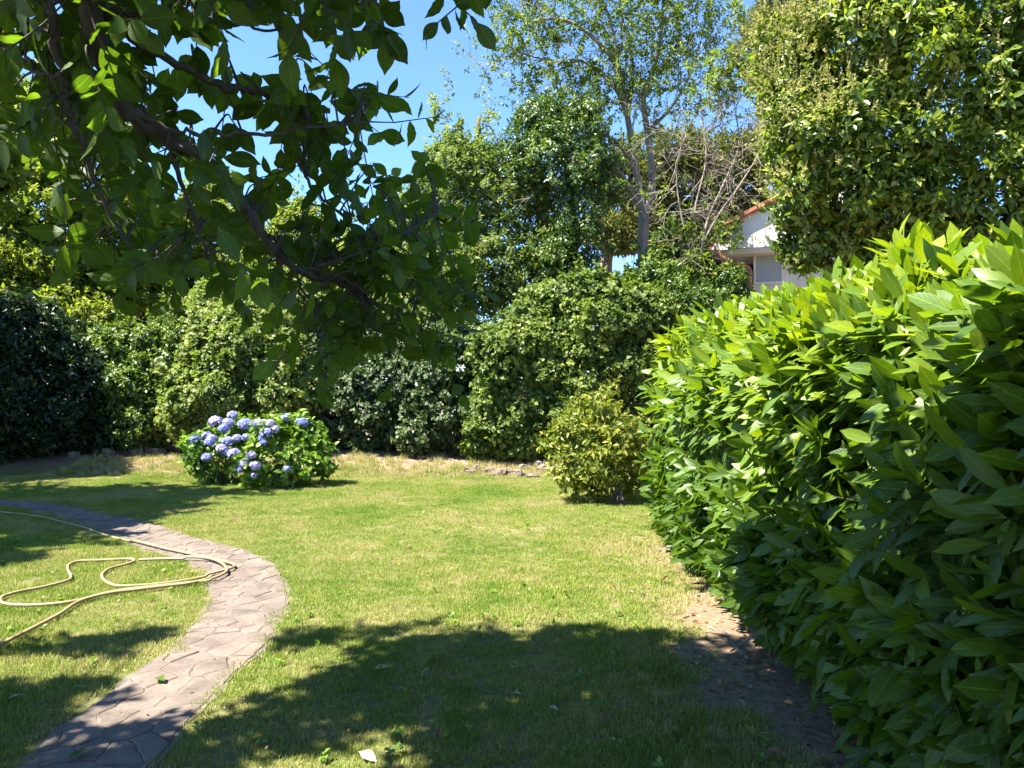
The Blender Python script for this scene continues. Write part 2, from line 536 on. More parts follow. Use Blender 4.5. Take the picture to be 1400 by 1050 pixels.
# ground: soil and thatch under the blades; blades: green to straw by patches
HEDGE_LINE = [(1.30, 2.0), (1.33, 3.3), (1.42, 5.0), (1.55, 8.0)]
def soil_mask(nt):
    """1 on the bare strip along the hedge foot"""
    g = N(nt, 'ShaderNodeNewGeometry')
    sp = N(nt, 'ShaderNodeSeparateXYZ'); nt.links.new(g.outputs['Position'], sp.inputs[0])
    nz = noise(nt, 2.2, 3)
    x = mathn(nt, 'ADD', sp.outputs[0], mathn(nt, 'MULTIPLY', mathn(nt, 'SUBTRACT', nz.outputs[0], 0.5), 0.9))
    far = mathn(nt, 'MULTIPLY', mathn(nt, 'MAXIMUM', mathn(nt, 'SUBTRACT', sp.outputs[1], 5.0), 0.0), 0.2)
    x = mathn(nt, 'SUBTRACT', x, far)
    a = N(nt, 'ShaderNodeMapRange'); a.inputs[1].default_value = 0.72; a.inputs[2].default_value = 1.30
    nt.links.new(x, a.inputs[0])
    return a.outputs[0], sp

def lawn_mat():
    m, nt, out = mat_new('lawn_ground')
    k, sp = soil_mask(nt)
    n1 = noise(nt, 1.1, 4); n2 = noise(nt, 22, 5, rough=0.7)
    thatch = ramp(nt, [(0.3, (0.060, 0.075, 0.020)), (0.5, (0.125, 0.125, 0.045)), (0.72, (0.22, 0.18, 0.085))],
                  mathn(nt, 'ADD', mathn(nt, 'MULTIPLY', n1.outputs[0], 0.5), mathn(nt, 'MULTIPLY', n2.outputs[0], 0.5))).outputs[0]
    soil = ramp(nt, [(0.3, (0.13, 0.085, 0.055)), (0.5, (0.20, 0.140, 0.092)), (0.72, (0.30, 0.222, 0.150))], n2.outputs[0]).outputs[0]
    # bare earth also at the back bed
    by = N(nt, 'ShaderNodeMapRange'); by.inputs[1].default_value = 13.3; by.inputs[2].default_value = 14.3
    nt.links.new(sp.outputs[1], by.inputs[0])
    kk = mathn(nt, 'MAXIMUM', k, by.outputs[0])
    pb = N(nt, 'ShaderNodeBsdfPrincipled')
    nt.links.new(mixc(nt, kk, thatch, soil), pb.inputs['Base Color'])
    pb.inputs['Roughness'].default_value = 0.95
    pb.inputs['Specular IOR Level'].default_value = 0.1
    bp = N(nt, 'ShaderNodeBump'); bp.inputs['Strength'].default_value = 0.8; bp.inputs['Distance'].default_value = 0.03
    nt.links.new(n2.outputs[0], bp.inputs['Height']); nt.links.new(bp.outputs[0], pb.inputs['Normal'])
    nt.links.new(pb.outputs[0], out.inputs[0])
    return m

def grass_mat(name, dry):
    m, nt, out = mat_new(name)
    at = N(nt, 'ShaderNodeAttribute', attribute_name='rnd')
    n1 = noise(nt, 0.75, 4); n2 = noise(nt, 3.2, 3)
    patch = mathn(nt, 'ADD', mathn(nt, 'MULTIPLY', n1.outputs[0], 0.6), mathn(nt, 'MULTIPLY', n2.outputs[0], 0.4))
    k, sp = soil_mask(nt)
    f = mathn(nt, 'ADD', mathn(nt, 'MULTIPLY', mathn(nt, 'SUBTRACT', patch, 0.5), 3.0), mathn(nt, 'MULTIPLY', at.outputs['Fac'], 0.75))
    f = mathn(nt, 'ADD', f, mathn(nt, 'MULTIPLY', k, 0.35))
    f = mathn(nt, 'ADD', f, dry + .11, clamp=True)
    col = ramp(nt, [(0.0, (0.100, 0.185, 0.018)), (0.35, (0.180, 0.255, 0.030)), (0.6, (0.275, 0.300, 0.058)), (0.8, (0.34, 0.305, 0.12)), (1.0, (0.40, 0.335, 0.175))], f).outputs[0]
    pb = N(nt, 'ShaderNodeBsdfPrincipled')
    nt.links.new(col, pb.inputs['Base Color'])
    pb.inputs['Roughness'].default_value = 0.6
    pb.inputs['Specular IOR Level'].default_value = 0.3
    tr = N(nt, 'ShaderNodeBsdfTranslucent')
    nt.links.new(mixc(nt, 1.0, col, (1.2, 1.25, 0.7), 'MULTIPLY'), tr.inputs[0])
    mx = N(nt, 'ShaderNodeMixShader'); mx.inputs[0].default_value = 0.3
    nt.links.new(pb.outputs[0], mx.inputs[1]); nt.links.new(tr.outputs[0], mx.inputs[2])
    nt.links.new(mx.outputs[0], out.inputs[0])
    return m
M_lawn = lawn_mat()
M_grass = grass_mat('lawn_blade', 0.0)
M_straw = grass_mat('dry_blade', 0.42)
M_earth = rough_mat('earth', [(0.3, (0.08, 0.065, 0.045)), (0.7, (0.18, 0.15, 0.10))], 3, 0.95, 0.6, 0.03, 20)

# ------------------------------------------------------------------ ground, lawn
def gz(x, y):
    x = np.asarray(x, float); y = np.asarray(y, float)
    h = 0.012 * np.sin(x * 1.3 + 0.4 * y) + 0.010 * np.sin(y * 1.7 - x * 0.6) + 0.006 * np.sin(x * 4.1) * np.sin(y * 3.7)
    return h + np.clip((y - 13.4) * 0.16, 0, 0.28)

def sheet(x0, x1, y0, y1, nx, ny, zf):
    X, Y = np.meshgrid(np.linspace(x0, x1, nx), np.linspace(y0, y1, ny))
    V = np.stack([X, Y, zf(X, Y)], -1).reshape(-1, 3)
    i = np.arange(nx * ny).reshape(ny, nx)
    a, b, c, d = i[:-1, :-1].ravel(), i[:-1, 1:].ravel(), i[1:, 1:].ravel(), i[1:, :-1].ravel()
    T = np.concatenate([np.stack([a, b, c], 1), np.stack([a, c, d], 1)])
    return V, T

V, T = sheet(-400, 400, -200, 600, 9, 9, lambda X, Y: X * 0 - 0.12)
single('ground', V, T, M_earth, (0, 0, -0.12), 'bare brown earth stretching away beyond and beneath the garden', 'ground', kind='structure')
V, T = sheet(-16, 6, -4, 18, 110, 110, gz)
single('lawn', V, T, M_lawn, (0, 5, 0), 'sunny mown lawn with worn soil strip at the hedge foot', 'lawn', kind='structure')

# ------------------------------------------------------------------ curved stone path
cl = [G(20, 692), G(165, 718), G(230, 741), G(310, 768), G(339, 800), G(334, 835), G(304, 880), G(245, 930), G(175, 990), G(110, 1050)]
cl = [np.array([-9.5, 10.6, 0])] + cl + [np.array([-1.95, 2.4, 0]), np.array([-2.2, 1.0, 0])]
PATH = cr(cl, 12)
seg = np.linalg.norm(np.diff(PATH[:, :2], axis=0), axis=1)
ARC = np.concatenate([[0], np.cumsum(seg)])
PLEN = ARC[-1]
PTAN = nrm(np.gradient(PATH, axis=0)); PNOR = np.stack([-PTAN[:, 1], PTAN[:, 0], 0 * PTAN[:, 0]], 1)
PW = 0.275
def path_at(s, t):
    s = np.asarray(s, float); t = np.asarray(t, float)
    x = np.interp(s, ARC, PATH[:, 0]); y = np.interp(s, ARC, PATH[:, 1])
    nx = np.interp(s, ARC, PNOR[:, 0]); ny = np.interp(s, ARC, PNOR[:, 1])
    return np.stack([x + nx * t, y + ny * t], -1)
def path_dist(x, y):
    d = (x[:, None] - PATH[None, :, 0]) ** 2 + (y[:, None] - PATH[None, :, 1]) ** 2
    return np.sqrt(d.min(1))

path = Thing('path', (-2.0, 4.5, 0), 'curving crazy paved path of pinkish grey stone through the lawn', 'path', kind='structure')
ss = np.linspace(0, PLEN, 160)
edge = 0.015 * np.sin(ss * 9) + 0.012 * np.sin(ss * 23 + 1)
A_ = path_at(ss, -PW - 0.02 + edge); B_ = path_at(ss, PW + 0.02 + edge[::-1])
Vp = []
for k in range(5):
    q = A_ + (B_ - A_) * (k / 4)
    Vp.append(np.column_stack([q, gz(q[:, 0], q[:, 1]) + 0.006]))
Vp = np.concatenate(Vp); n_ = len(ss)
Tp = []
for k in range(4):
    for i in range(n_ - 1):
        a = k * n_ + i
        Tp += [(a, a + 1, a + n_ + 1), (a, a + n_ + 1, a + n_)]
path.add('sand_joint', Vp, Tp, M_joint)

def clip_poly(poly, nx, ny, c):
    out = []
    for i in range(len(poly)):
        p, q = poly[i], poly[(i + 1) % len(poly)]
        dp = p[0] * nx + p[1] * ny - c; dq = q[0] * nx + q[1] * ny - c
        if dp <= 0: out.append(p)
        if (dp < 0 < dq) or (dq < 0 < dp):
            t = dp / (dp - dq); out.append((p[0] + (q[0] - p[0]) * t, p[1] + (q[1] - p[1]) * t))
    return out
seeds = []
srng = np.random.default_rng(5)
tries = 0
while tries < 4000:
    tries += 1
    s, t = srng.uniform(0, PLEN), srng.uniform(-PW, PW)
    mind = 0.065 + 0.44 * srng.uniform() ** 1.15
    if all((s - a) ** 2 * 0.8 + (t - b) ** 2 > mind ** 2 for a, b in seeds):
        seeds.append((s, t))
for s, t in seeds:
    poly = [(s - 1, -PW), (s + 1, -PW), (s + 1, PW), (s - 1, PW)]
    for a, b in seeds:
        if (a, b) == (s, t) or abs(a - s) > 2: continue
        nx, ny = a - s, b - t
        L = math.hypot(nx, ny)
        c = ((a + s) / 2 * nx + (b + t) / 2 * ny) / L - srng.uniform(.002, .0045) + (.006 * srng.uniform() if s > PLEN - 3.4 else 0)
        poly = clip_poly(poly, nx / L, ny / L, c)
        if len(poly) < 3: break
    if len(poly) < 3: continue
    q = []
    for i in range(len(poly)):
        p0, p1 = np.array(poly[i]), np.array(poly[(i + 1) % len(poly)])
        L = np.linalg.norm(p1 - p0)
        k = max(1, int(L / 0.055))
        for j in range(k):
            pt = p0 + (p1 - p0) * j / k
            nn = np.array([p1[1] - p0[1], p0[0] - p1[0]]) / max(L, 1e-6)
            if j: pt = pt - (abs(srng.normal(0, 0.009)) - .003) * nn
            q.append(pt)
    q = np.array(q)
    q[:, 0] = np.clip(q[:, 0], 0, PLEN)
    w = path_at(q[:, 0], q[:, 1]); cen = w.mean(0); m_ = len(w)
    z = gz(w[:, 0], w[:, 1]); zc = gz(*cen)
    hh = 0.011 + srng.uniform(-0.0035, 0.0035); tlt = srng.normal(0, 0.006, 2)
    inn = cen + (w - cen) * (1 - 0.008 / np.maximum(np.linalg.norm(w - cen, axis=1), 0.03))[:, None]
    rel = (inn - cen) @ tlt
    Vs = np.concatenate([np.column_stack([w, z - 0.02]), np.column_stack([w, z + hh - 0.005 + rel]), np.column_stack([inn, z + hh + rel]), [[*cen, zc + hh + 0.001]]])
    Ts = []
    for i in range(m_):
        j = (i + 1) % m_
        for b in (0, m_):
            Ts += [(b + i, b + j, b + m_ + j), (b + i, b + m_ + j, b + m_ + i)]
        Ts.append((2 * m_ + i, 2 * m_ + j, 3 * m_))
    path.add('stone', Vs, Ts, M_stone, smooth=False)

# ------------------------------------------------------------------ lawn grass (one mass of blades)
def tuft_mesh(n, half, hgt, lean, wid, seed):
    g = np.random.default_rng(seed)
    p = np.column_stack([g.uniform(-half, half, n), g.uniform(-half, half, n), np.zeros(n)])
    az = g.uniform(0, 6.28, n); le = np.abs(g.normal(0, lean, n)); h = g.uniform(*hgt, n) * (1 - 0.3 * g.uniform(0, 1, n))
    d = np.column_stack([np.cos(az) * np.sin(le), np.sin(az) * np.sin(le), np.cos(le)])
    sdir = np.column_stack([-np.sin(az + g.normal(0, .6, n)), np.cos(az), np.zeros(n)]); sdir = nrm(sdir)
    w = g.uniform(*wid, n)[:, None] * sdir
    midp = p + d * (h * 0.55)[:, None]
    tip = p + d * h[:, None]; tip[:, :2] += d[:, :2] * (h * 0.25)[:, None]; tip[:, 2] -= h * 0.08 * np.sin(le)
    V = np.stack([p - w, p + w, midp - w * 0.8, midp + w * 0.8, tip], 1).reshape(-1, 3)
    b = (np.arange(n) * 5)[:, None, None]
    T = (np.array([(0, 1, 3), (0, 3, 2), (2, 3, 4)])[None] + b).reshape(-1, 3)
    return fast_mesh('grass_tuft', V, T, None, np.repeat(g.uniform(0, 1, n), 5))

def grass_object(name, pts, scl, variants, label, mat):
    """one object: points carry the turn and size, geometry nodes set a tuft on each"""
    me = bpy.data.meshes.new(name)
    me.vertices.add(len(pts)); me.vertices.foreach_set('co', np.asarray(pts, np.float32).ravel())
    me.attributes.new('size', 'FLOAT', 'POINT').data.foreach_set('value', np.asarray(scl, np.float32))
    me.attributes.new('turn', 'FLOAT', 'POINT').data.foreach_set('value', rng.uniform(0, 6.28, len(pts)).astype(np.float32))
    me.attributes.new('kind_no', 'INT', 'POINT').data.foreach_set('value', rng.integers(0, len(variants), len(pts)).astype(np.int32))
    o = bpy.data.objects.new(name, me); COL.objects.link(o)
    ng = bpy.data.node_groups.new(name, 'GeometryNodeTree')
    ng.interface.new_socket('Geometry', in_out='INPUT', socket_type='NodeSocketGeometry')
    ng.interface.new_socket('Geometry', in_out='OUTPUT', socket_type='NodeSocketGeometry')
    gi = ng.nodes.new('NodeGroupInput'); go = ng.nodes.new('NodeGroupOutput')
    join = ng.nodes.new('GeometryNodeJoinGeometry')
    def attr(nm, ty):
        a = ng.nodes.new('GeometryNodeInputNamedAttribute'); a.data_type = ty; a.inputs[0].default_value = nm
        return a.outputs[0]
    cx = ng.nodes.new('ShaderNodeCombineXYZ'); ng.links.new(attr('turn', 'FLOAT'), cx.inputs[2])
    e2r = ng.nodes.new('FunctionNodeEulerToRotation'); ng.links.new(cx.outputs[0], e2r.inputs[0])
    for i, vm in enumerate(variants):
        vm.materials.clear(); vm.materials.append(mat)
        vo = bpy.data.objects.new('grass_tuft', vm)
        oi = ng.nodes.new('GeometryNodeObjectInfo'); oi.inputs[0].default_value = vo
        oi.inputs['As Instance'].default_value = True
        cmp = ng.nodes.new('FunctionNodeCompare'); cmp.data_type = 'INT'; cmp.operation = 'EQUAL'
        ng.links.new(attr('kind_no', 'INT'), cmp.inputs[2]); cmp.inputs[3].default_value = i
        ip = ng.nodes.new('GeometryNodeInstanceOnPoints')
        ng.links.new(gi.outputs[0], ip.inputs['Points']); ng.links.new(cmp.outputs[0], ip.inputs['Selection'])
        ng.links.new(oi.outputs['Geometry'], ip.inputs['Instance'])
        ng.links.new(e2r.outputs[0], ip.inputs['Rotation'])
        ng.links.new(attr('size', 'FLOAT'), ip.inputs['Scale'])
        ng.links.new(ip.outputs[0], join.inputs[0])
    ng.links.new(join.outputs[0], go.inputs[0])
    md = o.modifiers.new('tufts', 'NODES'); md.node_group = ng
    tag(o, label, 'grass', kind='stuff')
    return o

def vnoise(x, y, s, seed):
    g = np.random.default_rng(seed)
    t = g.uniform(0, 1, (64, 64))
    x = x * s + 100; y = y * s + 100
    i = np.floor(x).astype(int); j = np.floor(y).astype(int); fx = x - i; fy = y - j
    fx = fx * fx * (3 - 2 * fx); fy = fy * fy * (3 - 2 * fy)
    a = t[i % 64, j % 64]; b = t[(i + 1) % 64, j % 64]; c = t[i % 64, (j + 1) % 64]; d = t[(i + 1) % 64, (j + 1) % 64]
    return (a * (1 - fx) + b * fx) * (1 - fy) + (c * (1 - fx) + d * fx) * fy

sp_ = 0.115
gx, gy = np.meshgrid(np.arange(-13, 2.2, sp_), np.arange(1.8, 14.6, sp_))
gx = gx.ravel() + rng.uniform(-.05, .05, gx.size); gy = gy.ravel() + rng.uniform(-.05, .05, gy.size)
ok = (np.abs(gx) < 0.70 * gy + 1.2)
ok &= path_dist(gx, gy) > PW - 0.03 + 0.10 * vnoise(gx, gy, 4, 2)
soil = np.clip((gx + 0.9 * (vnoise(gx, gy, 1.7, 3) - 0.5) + 0.25 * (vnoise(gx, gy, 5, 4) - .5) - 0.68 - .2 * np.maximum(gy - 5, 0)) / 0.6, 0, 1) * 1.1
bare = np.clip((vnoise(gx, gy, 1.3, 9) - 0.80) * 4, 0, 0.7)
back = np.clip((gy - 13.2 - 0.5 * (vnoise(gx, gy, 0.9, 8) - .5)) / 0.7, 0, 1)
ok &= rng.uniform(0, 1, gx.size) > np.maximum(np.maximum(soil, bare), back)
gx, gy = gx[ok], gy[ok]
size = 0.75 + 0.5 * vnoise(gx, gy, 1.1, 6) + rng.uniform(-.15, .15, gx.size)
tv = [tuft_mesh(300, 0.085, (0.016, 0.042), 0.72, (0.0010, 0.0019), 40 + i) for i in range(6)]
grass_object('grass', np.column_stack([gx, gy, gz(gx, gy)]), size, tv, 'short mown grass with yellowed patches covering the sunny garden lawn', M_grass)
# taller ragged dry grass at the back bank and thin bits on the worn strip
hx = np.concatenate([rng.uniform(-8, 3, 900), rng.uniform(0.7, 1.7, 90), rng.uniform(-8, 3.2, 250)])
hy = np.concatenate([rng.normal(13.9, 0.35, 900), rng.uniform(3, 9, 90), rng.uniform(13.2, 15, 250)])
tv2 = [tuft_mesh(60, 0.07, (0.06, 0.15), 0.5, (0.0015, 0.003), 70 + i) for i in range(4)]
grass_object('dry_grass', np.column_stack([hx, hy, gz(hx, hy)]), np.where(hy < 12, rng.uniform(.25, .55, len(hx)), rng.uniform(0.4, 1.2, len(hx))), tv2, 'straw coloured unmown grass along the bank below the back hedge', M_straw)

# ------------------------------------------------------------------ house beyond the hedge
HD = 17.0
hk = HD / F
house = Thing('house', ((1030 - 700) * hk, HD, 0), 'white house with terracotta roof half hidden behind the privet tree', 'house')
mb = MB()
xl = (1030 - 700) * hk; zt = EYE + (525 - 338) * hk
mb.box((xl + 2.4, HD + 2.5, zt / 2), (4.8, 5, zt))
wall = house.add('wall', *mb.get(), M_wall, smooth=False)
# projecting gable face over the eave
gx0 = (1011 - 700) * hk * 0.97; gd = HD - 0.55
z0 = EYE + (525 - 338) * gd / F; z1 = EYE + (525 - 303) * gd / F
sl = 0.47
Vg = []; gw = 4.6
for y in (gd, gd + 5.4):
    Vg += [(gx0, y, z0), (gx0 + gw, y, z0), (gx0 + gw, y, z1), (gx0 + gw / 2, y, z1 + sl * gw / 2), (gx0, y, z1)]
Tg = [(0, 1, 2), (0, 2, 4), (2, 3, 4), (5, 7, 6), (5, 9, 7), (7, 9, 8)]
for i in range(5):
    j = (i + 1) % 5; Tg += [(i, j, j + 5), (i, j + 5, i + 5)]
house.add('gable', Vg, Tg, M_wall, smooth=False)
# roof tiles: barrel rows up the slope
def barrel_rows(origin, along, up, nrow, ncol, w, l, thick=0.05):
    mb = MB(); origin = np.array(origin); along = nrm(np.array(along)); up = nrm(np.array(up)); nn = np.cross(along, up)
    for i in range(ncol):
        for j in range(nrow):
            a = np.linspace(0, math.pi, 6)
            c0 = origin + along * (i + .5) * w + up * j * l
            rad = w * 0.47
            ring = lambda c, r: np.array([c + along * (-math.cos(t) * r) + nn * (math.sin(t) * r * 0.8) for t in a])
            r0 = ring(c0 + nn * 0.03, rad * 1.04); r1 = ring(c0 + up * l * 1.12, rad * 0.9)
            T = []
            for k in range(5): T += [(k, k + 1, k + 7), (k, k + 7, k + 6)]
            for k in range(1, 5): T.append((0, k, k + 1))
            mb.put(np.concatenate([r0, r1]), T)
    return mb
th = math.atan(sl)
mb = barrel_rows((gx0 - 0.12, gd - 0.15, z1 + 0.0), (0, 1, 0), (math.cos(th), 0, math.sin(th)), 9, 26, 0.2, 0.31)
mb.box((gx0 + gw / 4 - 0.05, gd + 2.5, z1 + sl * gw / 4 - 0.0), (gw / 2 / math.cos(th) + 0.15, 5.3, 0.07), [[math.cos(th), 0, -math.sin(th)], [0, 1, 0], [math.sin(th), 0, math.cos(th)]])
V_, T_ = mb.get()
house.add('roof', V_, T_, M_tile, smooth=False)
# lower eave on the left with its tiles, fascia, soffit and downpipe
ex0 = (980 - 700) * hk; ez = EYE + (525 - 334) * hk
mb = barrel_rows((ex0 - 0.05, HD - 0.4, ez + 0.02), (0, 1, 0), (math.cos(.28), 0, math.sin(.28)), 3, 22, 0.2, 0.3)
house.add('lower_roof', *mb.get(), M_tile, smooth=False)
mb = MB(); mb.box(((ex0 + gx0) / 2 + 0.2, HD + 1.9, ez - 0.08), (gx0 - ex0 + 0.45, 4.6, 0.14)); house.add('fascia', *mb.get(), M_wall, smooth=False)
mb = MB(); mb.box((gx0 + 0.6, HD - 0.26, z0 - 0.055), (1.3, 0.5, 0.1)); house.add('soffit', *mb.get(), M_cream, smooth=False)
pp = cr([P(992, 338, HD - 0.35), P(996, 349, HD - .33), P(1006, 356, HD - .3), P(1018, 361, HD - .2), P(1026, 366, HD - .12), P(1028, 376, HD - .1), P(1028, 400, HD - .1), (xl, HD - .1, 1.2), (xl, HD - .1, 0.1)], 6)
mb = MB(); mb.tube(pp, 0.055, 10); dp = house.add('downpipe', *mb.get(), M_copper)
mb = MB(); mb.tube([(ex0 - 0.03, HD - 0.6, ez - 0.1), (ex0 - 0.03, HD + 4, ez - 0.1)], 0.075, 8); house.add('gutter', *mb.get(), M_copper)
mb = MB(); wx0, wx1 = (1034 - 700) * hk, (1066 - 700) * hk; wz1, wz0 = EYE + (525 - 349) * hk, EYE + (525 - 386) * hk
nsl = 11
for i in range(nsl):
    z = wz0 + (i + .5) * (wz1 - wz0) / nsl
    mb.box(((wx0 + wx1) / 2, HD - 0.012, z), (wx1 - wx0, 0.03, (wz1 - wz0) / nsl - 0.004))
win = house.add('shutter', *mb.get(), M_shut, smooth=False)
mb = MB()
for x in (wx0 - .03, wx1 + .03): mb.box((x, HD - 0.02, (wz0 + wz1) / 2), (0.05, 0.06, wz1 - wz0 + .1))
for z in (wz0 - .03, wz1 + .03): mb.box(((wx0 + wx1) / 2, HD - 0.021, z), (wx1 - wx0 + .11, 0.062, 0.05))
house.add('frame', *mb.get(), M_wall, smooth=False, parent=win)
house.root.rotation_euler = (0, 0, R(-20))

# ------------------------------------------------------------------ leaf shapes
L_laurel = [Leaf([.36, .72, .92, 1.0, 1.0, .94, .68], .325, .16, c, w) for c, w in ((.12, .0), (.3, .08), (.02, -.06), (.45, .05))]
L_laurel_f = [Leaf([.68, 1.0, .84], .33, .22, c) for c in (.1, .3, -.05)]
L_laurel_s = [Leaf([.68, 1.0, .86], .33, .2, c) for c in (.1, .3, -.05)]
L_mag = [Leaf([.36, .68, .90, 1.0, 1.0, .88, .64, .26], .56, .16, c, w) for c, w in ((.1, .0), (.28, .05), (.4, -.05), (-.05, .04))]
L_mag_s = [Leaf([1.0], .62, .2, c) for c in (.1, .3)]
L_hyd = [Leaf([.75, 1.0, .68], .62, .2, c) for c in (.2, .45)]
L_small = [Kite(.62, .35, c) for c in (.05, .3)]
L_round = [Kite(.95, .3, c) for c in (.05, .35)]
L_two = [Kite(.52, .35, c, .42) for c in (.1, .35)]
L_four = [Leaf([1.0], .46, .3, c) for c in (.1, .35)]
L_thin = [Kite(.17, .3, c) for c in (.2, .5)]

def simple_stems(th, base, tops, r=0.02, mat=None, name='stems'):
    mb = MB()
    for t in tops:
        b = np.array(base) + rng.normal(0, 0.08, 3) * np.array([1, 1, 0])
        m_ = (b + t) / 2 + rng.normal(0, 0.1, 3)
        mb.tube(cr([b, m_, np.array(t)], 4), np.linspace(r, r * 0.4, 9), 5)
    th.add(name, *mb.get(), mat or M_barkb, kind='stuff')

def shrub(name, base, ells, leaves, mat, L, dens, label, cat, group=None, k=6, lump=10, f=(.2, .4), tilt=(80, 30), droop=.15, parts=0, depth=.4, stem=.1, upw=.4, stems=14, hero=None, young=.5, back=.6, smat=None, spray=1.0):
    th = Thing(name, base, label, cat, group)
    el = lumps(ells, lump, (f[0] * .8, f[1] * 1.25))
    S, Nn = ell_points(el, dens, depth, back)
    A = nrm(Nn + np.array([0, 0, upw]) + rng.normal(0, .35, S.shape))
    if spray:
        j = rng.integers(0, len(S), int(len(S) * .016))
        j = j[Nn[j][:, 2] > -.2]
        ex = [S]; ea = [A]
        dv = nrm(A[j] + rng.normal(0, .3, A[j].shape) + np.array([0, 0, .3])); ln = rng.uniform(.2, .65, len(j)) * spray
        for q in range(7):
            t = (q + 1) / 7 * ln
            pp_ = S[j] + dv * t[:, None]; pp_[:, 2] -= .25 * t * t
            ex.append(pp_ + rng.normal(0, .03, pp_.shape)); ea.append(nrm(dv + rng.normal(0, .5, dv.shape)))
        S = np.concatenate(ex); A = np.concatenate(ea)
    sc = rosettes(S, A, k, L, tilt, stem, droop, young=young)
    ok_ = sc.all()[0][:, 2] > 0.02
    p, m, s, r = [a[ok_] for a in sc.all()]
    sc = Scatter(); sc.put(p, m, s, r)
    if stems:
        idx = rng.integers(0, len(S), stems)
        simple_stems(th, base, S[idx] - A[idx] * 0.05, 0.011 if smat else 0.025, smat)
    add_leaves(th, leaves, sc, mat, parts, hero)
    return th

# ------------------------------------------------------------------ laurel hedge on the right
def build_hedge():
    th = Thing('laurel_hedge', (2.4, 5.0, 0), 'tall glossy laurel hedge running along the right of the lawn', 'hedge')
    n = 9800
    y = np.concatenate([rng.uniform(-0.3, 8.9, 5600), rng.uniform(1.4, 5.5, n - 5600)])
    a = -0.75 + (math.pi * 0.86 + .75) * rng.uniform(0, 1, n) ** 1.35          # 0 = left face at mid height, pi/2 = top
    e = 0.52
    def surf(y, a, sink):
        endk = np.clip((8.9 - y) / 0.7, 0, 1) ** 0.45
        hw = 1.05 * endk + 1e-3; hh = (0.80 + 0.035 * y + 0.03 * np.sin(y * 2.1)) * (0.55 + 0.45 * endk)
        hh = np.where(y > 6.5, hh * 1.02, hh)
        bump = 0.045 * np.sin(y * 3.3 + 2 * a) + 0.06 * np.sin(y * 7.1 - 5 * a + 1) + 0.05 * np.sin(9 * a + y)
        ca, sa = np.cos(a), np.sin(a)
        rx = np.sign(ca) * np.abs(ca) ** e; rz = np.sign(sa) * np.abs(sa) ** e
        xc = 2.42 + 0.02 * y + 0.1 * np.clip(1.0 - 0.0 * y, 0, 1)
        k = 1 + bump * 0.7 - sink
        return np.stack([xc - rx * hw * k, y, 1.05 + rz * hh * k], -1), nrm(np.stack([-ca, 0.25 * np.cos(y * 3.3) + np.clip((y - 8.2), 0, 1) * 2, sa * 0.9], -1))
    sink = rng.uniform(0, 1, n) ** 1.6 * 0.36
    S, Nn = surf(y, a, sink)
    ok = S[:, 2] > 0.12
    S, Nn = S[ok], Nn[ok]
    A = nrm(Nn * 1.1 + np.array([0, -0.12, 0.42]) + rng.normal(0, .26, S.shape))
    sc = rosettes(S, A, 8, (0.125, 0.235), (80, 26), 0.17, np.where(Nn[:, 2] < .3, .26, .1), 0.15, young=.8)
    # low skirt shoots reaching to the ground
    m = 800
    y2 = rng.uniform(1.5, 8.6, m)
    S2 = np.column_stack([1.55 + 0.03 * y2 + rng.uniform(-.12, .5, m), y2, rng.uniform(.05, .45, m)])
    A2 = nrm(np.column_stack([-np.ones(m), rng.normal(0, .4, m), rng.uniform(-.1, .5, m)]))
    rosettes(S2, A2, 7, (0.12, 0.19), (80, 30), 0.12, 0.2, .2, young=.1, sc=sc)
    p, mm, s, r = sc.all()
    ok = (p[:, 2] > 0.03) & (p[:, 0] < 3.3)
    # nothing grows into the air beside the camera
    sc2 = Scatter(); sc2.put(p[ok], mm[ok], s[ok], r[ok])
    # trunks and inner branches
    out = []; tips = []
    for yy in np.arange(0.2, 8.6, 0.55):
        grow((2.5 + rng.normal(0, .12), yy, 0), (rng.normal(0, .1), rng.normal(0, .15), 1), .85, .026, 2, out, tips, (3, 5), .4, .04, 4)
    V_, T_ = twig_mesh([(q, w) for q, w in out if True], 5)
    th.add('stems', V_, T_, M_barkb, kind='stuff')
    out = [(np.array([s_ - a_ * 0.18, s_ + a_ * 0.15]), np.array([.005, .003])) for s_, a_ in zip(S[::2], A[::2])]
    V_, T_ = twig_mesh(out, 3)
    th.add('shoots', V_, T_, M_stem, kind='stuff')
    p, mm, s, r = sc2.all()
    r = r * np.clip(.5 + .5 * (p[:, 2] - .7) / 1.1, .45, 1.0)     # young tone high up; shade painted into the lower leaves
    near = (p[:, 1] < 4.6) & (p[:, 0] < 2.6)
    for nm_, tpl, q_ in (('leaves', L_laurel_f, ~near & (p[:, 0] < 2.45)), ('far_side_leaves', [Kite(.4, .25, .15), Kite(.36, .25, .3)], ~near & (p[:, 0] >= 2.45))):
        V_, T_, U_, R_ = leaf_mesh(tpl, p[q_], mm[q_], s[q_], r[q_])
        th.add(nm_, V_, T_, M_laurel, U_, R_, kind='stuff')
    sc3 = Scatter(); sc3.put(p[near], mm[near], s[near], r[near])
    add_leaves(th, L_laurel_s, sc3, M_laurel, 300, L_laurel, 'near_leaves')
build_hedge()

# ------------------------------------------------------------------ magnolia overhead
def inpoly(x, y, poly):
    c = np.zeros(len(x), bool); j = len(poly) - 1
    for i in range(len(poly)):
        xi, yi = poly[i]; xj, yj = poly[j]
        c ^= ((yi > y) != (yj > y)) & (x < (xj - xi) * (y - yi) / (yj - yi + 1e-9) + xi)
        j = i
    return c

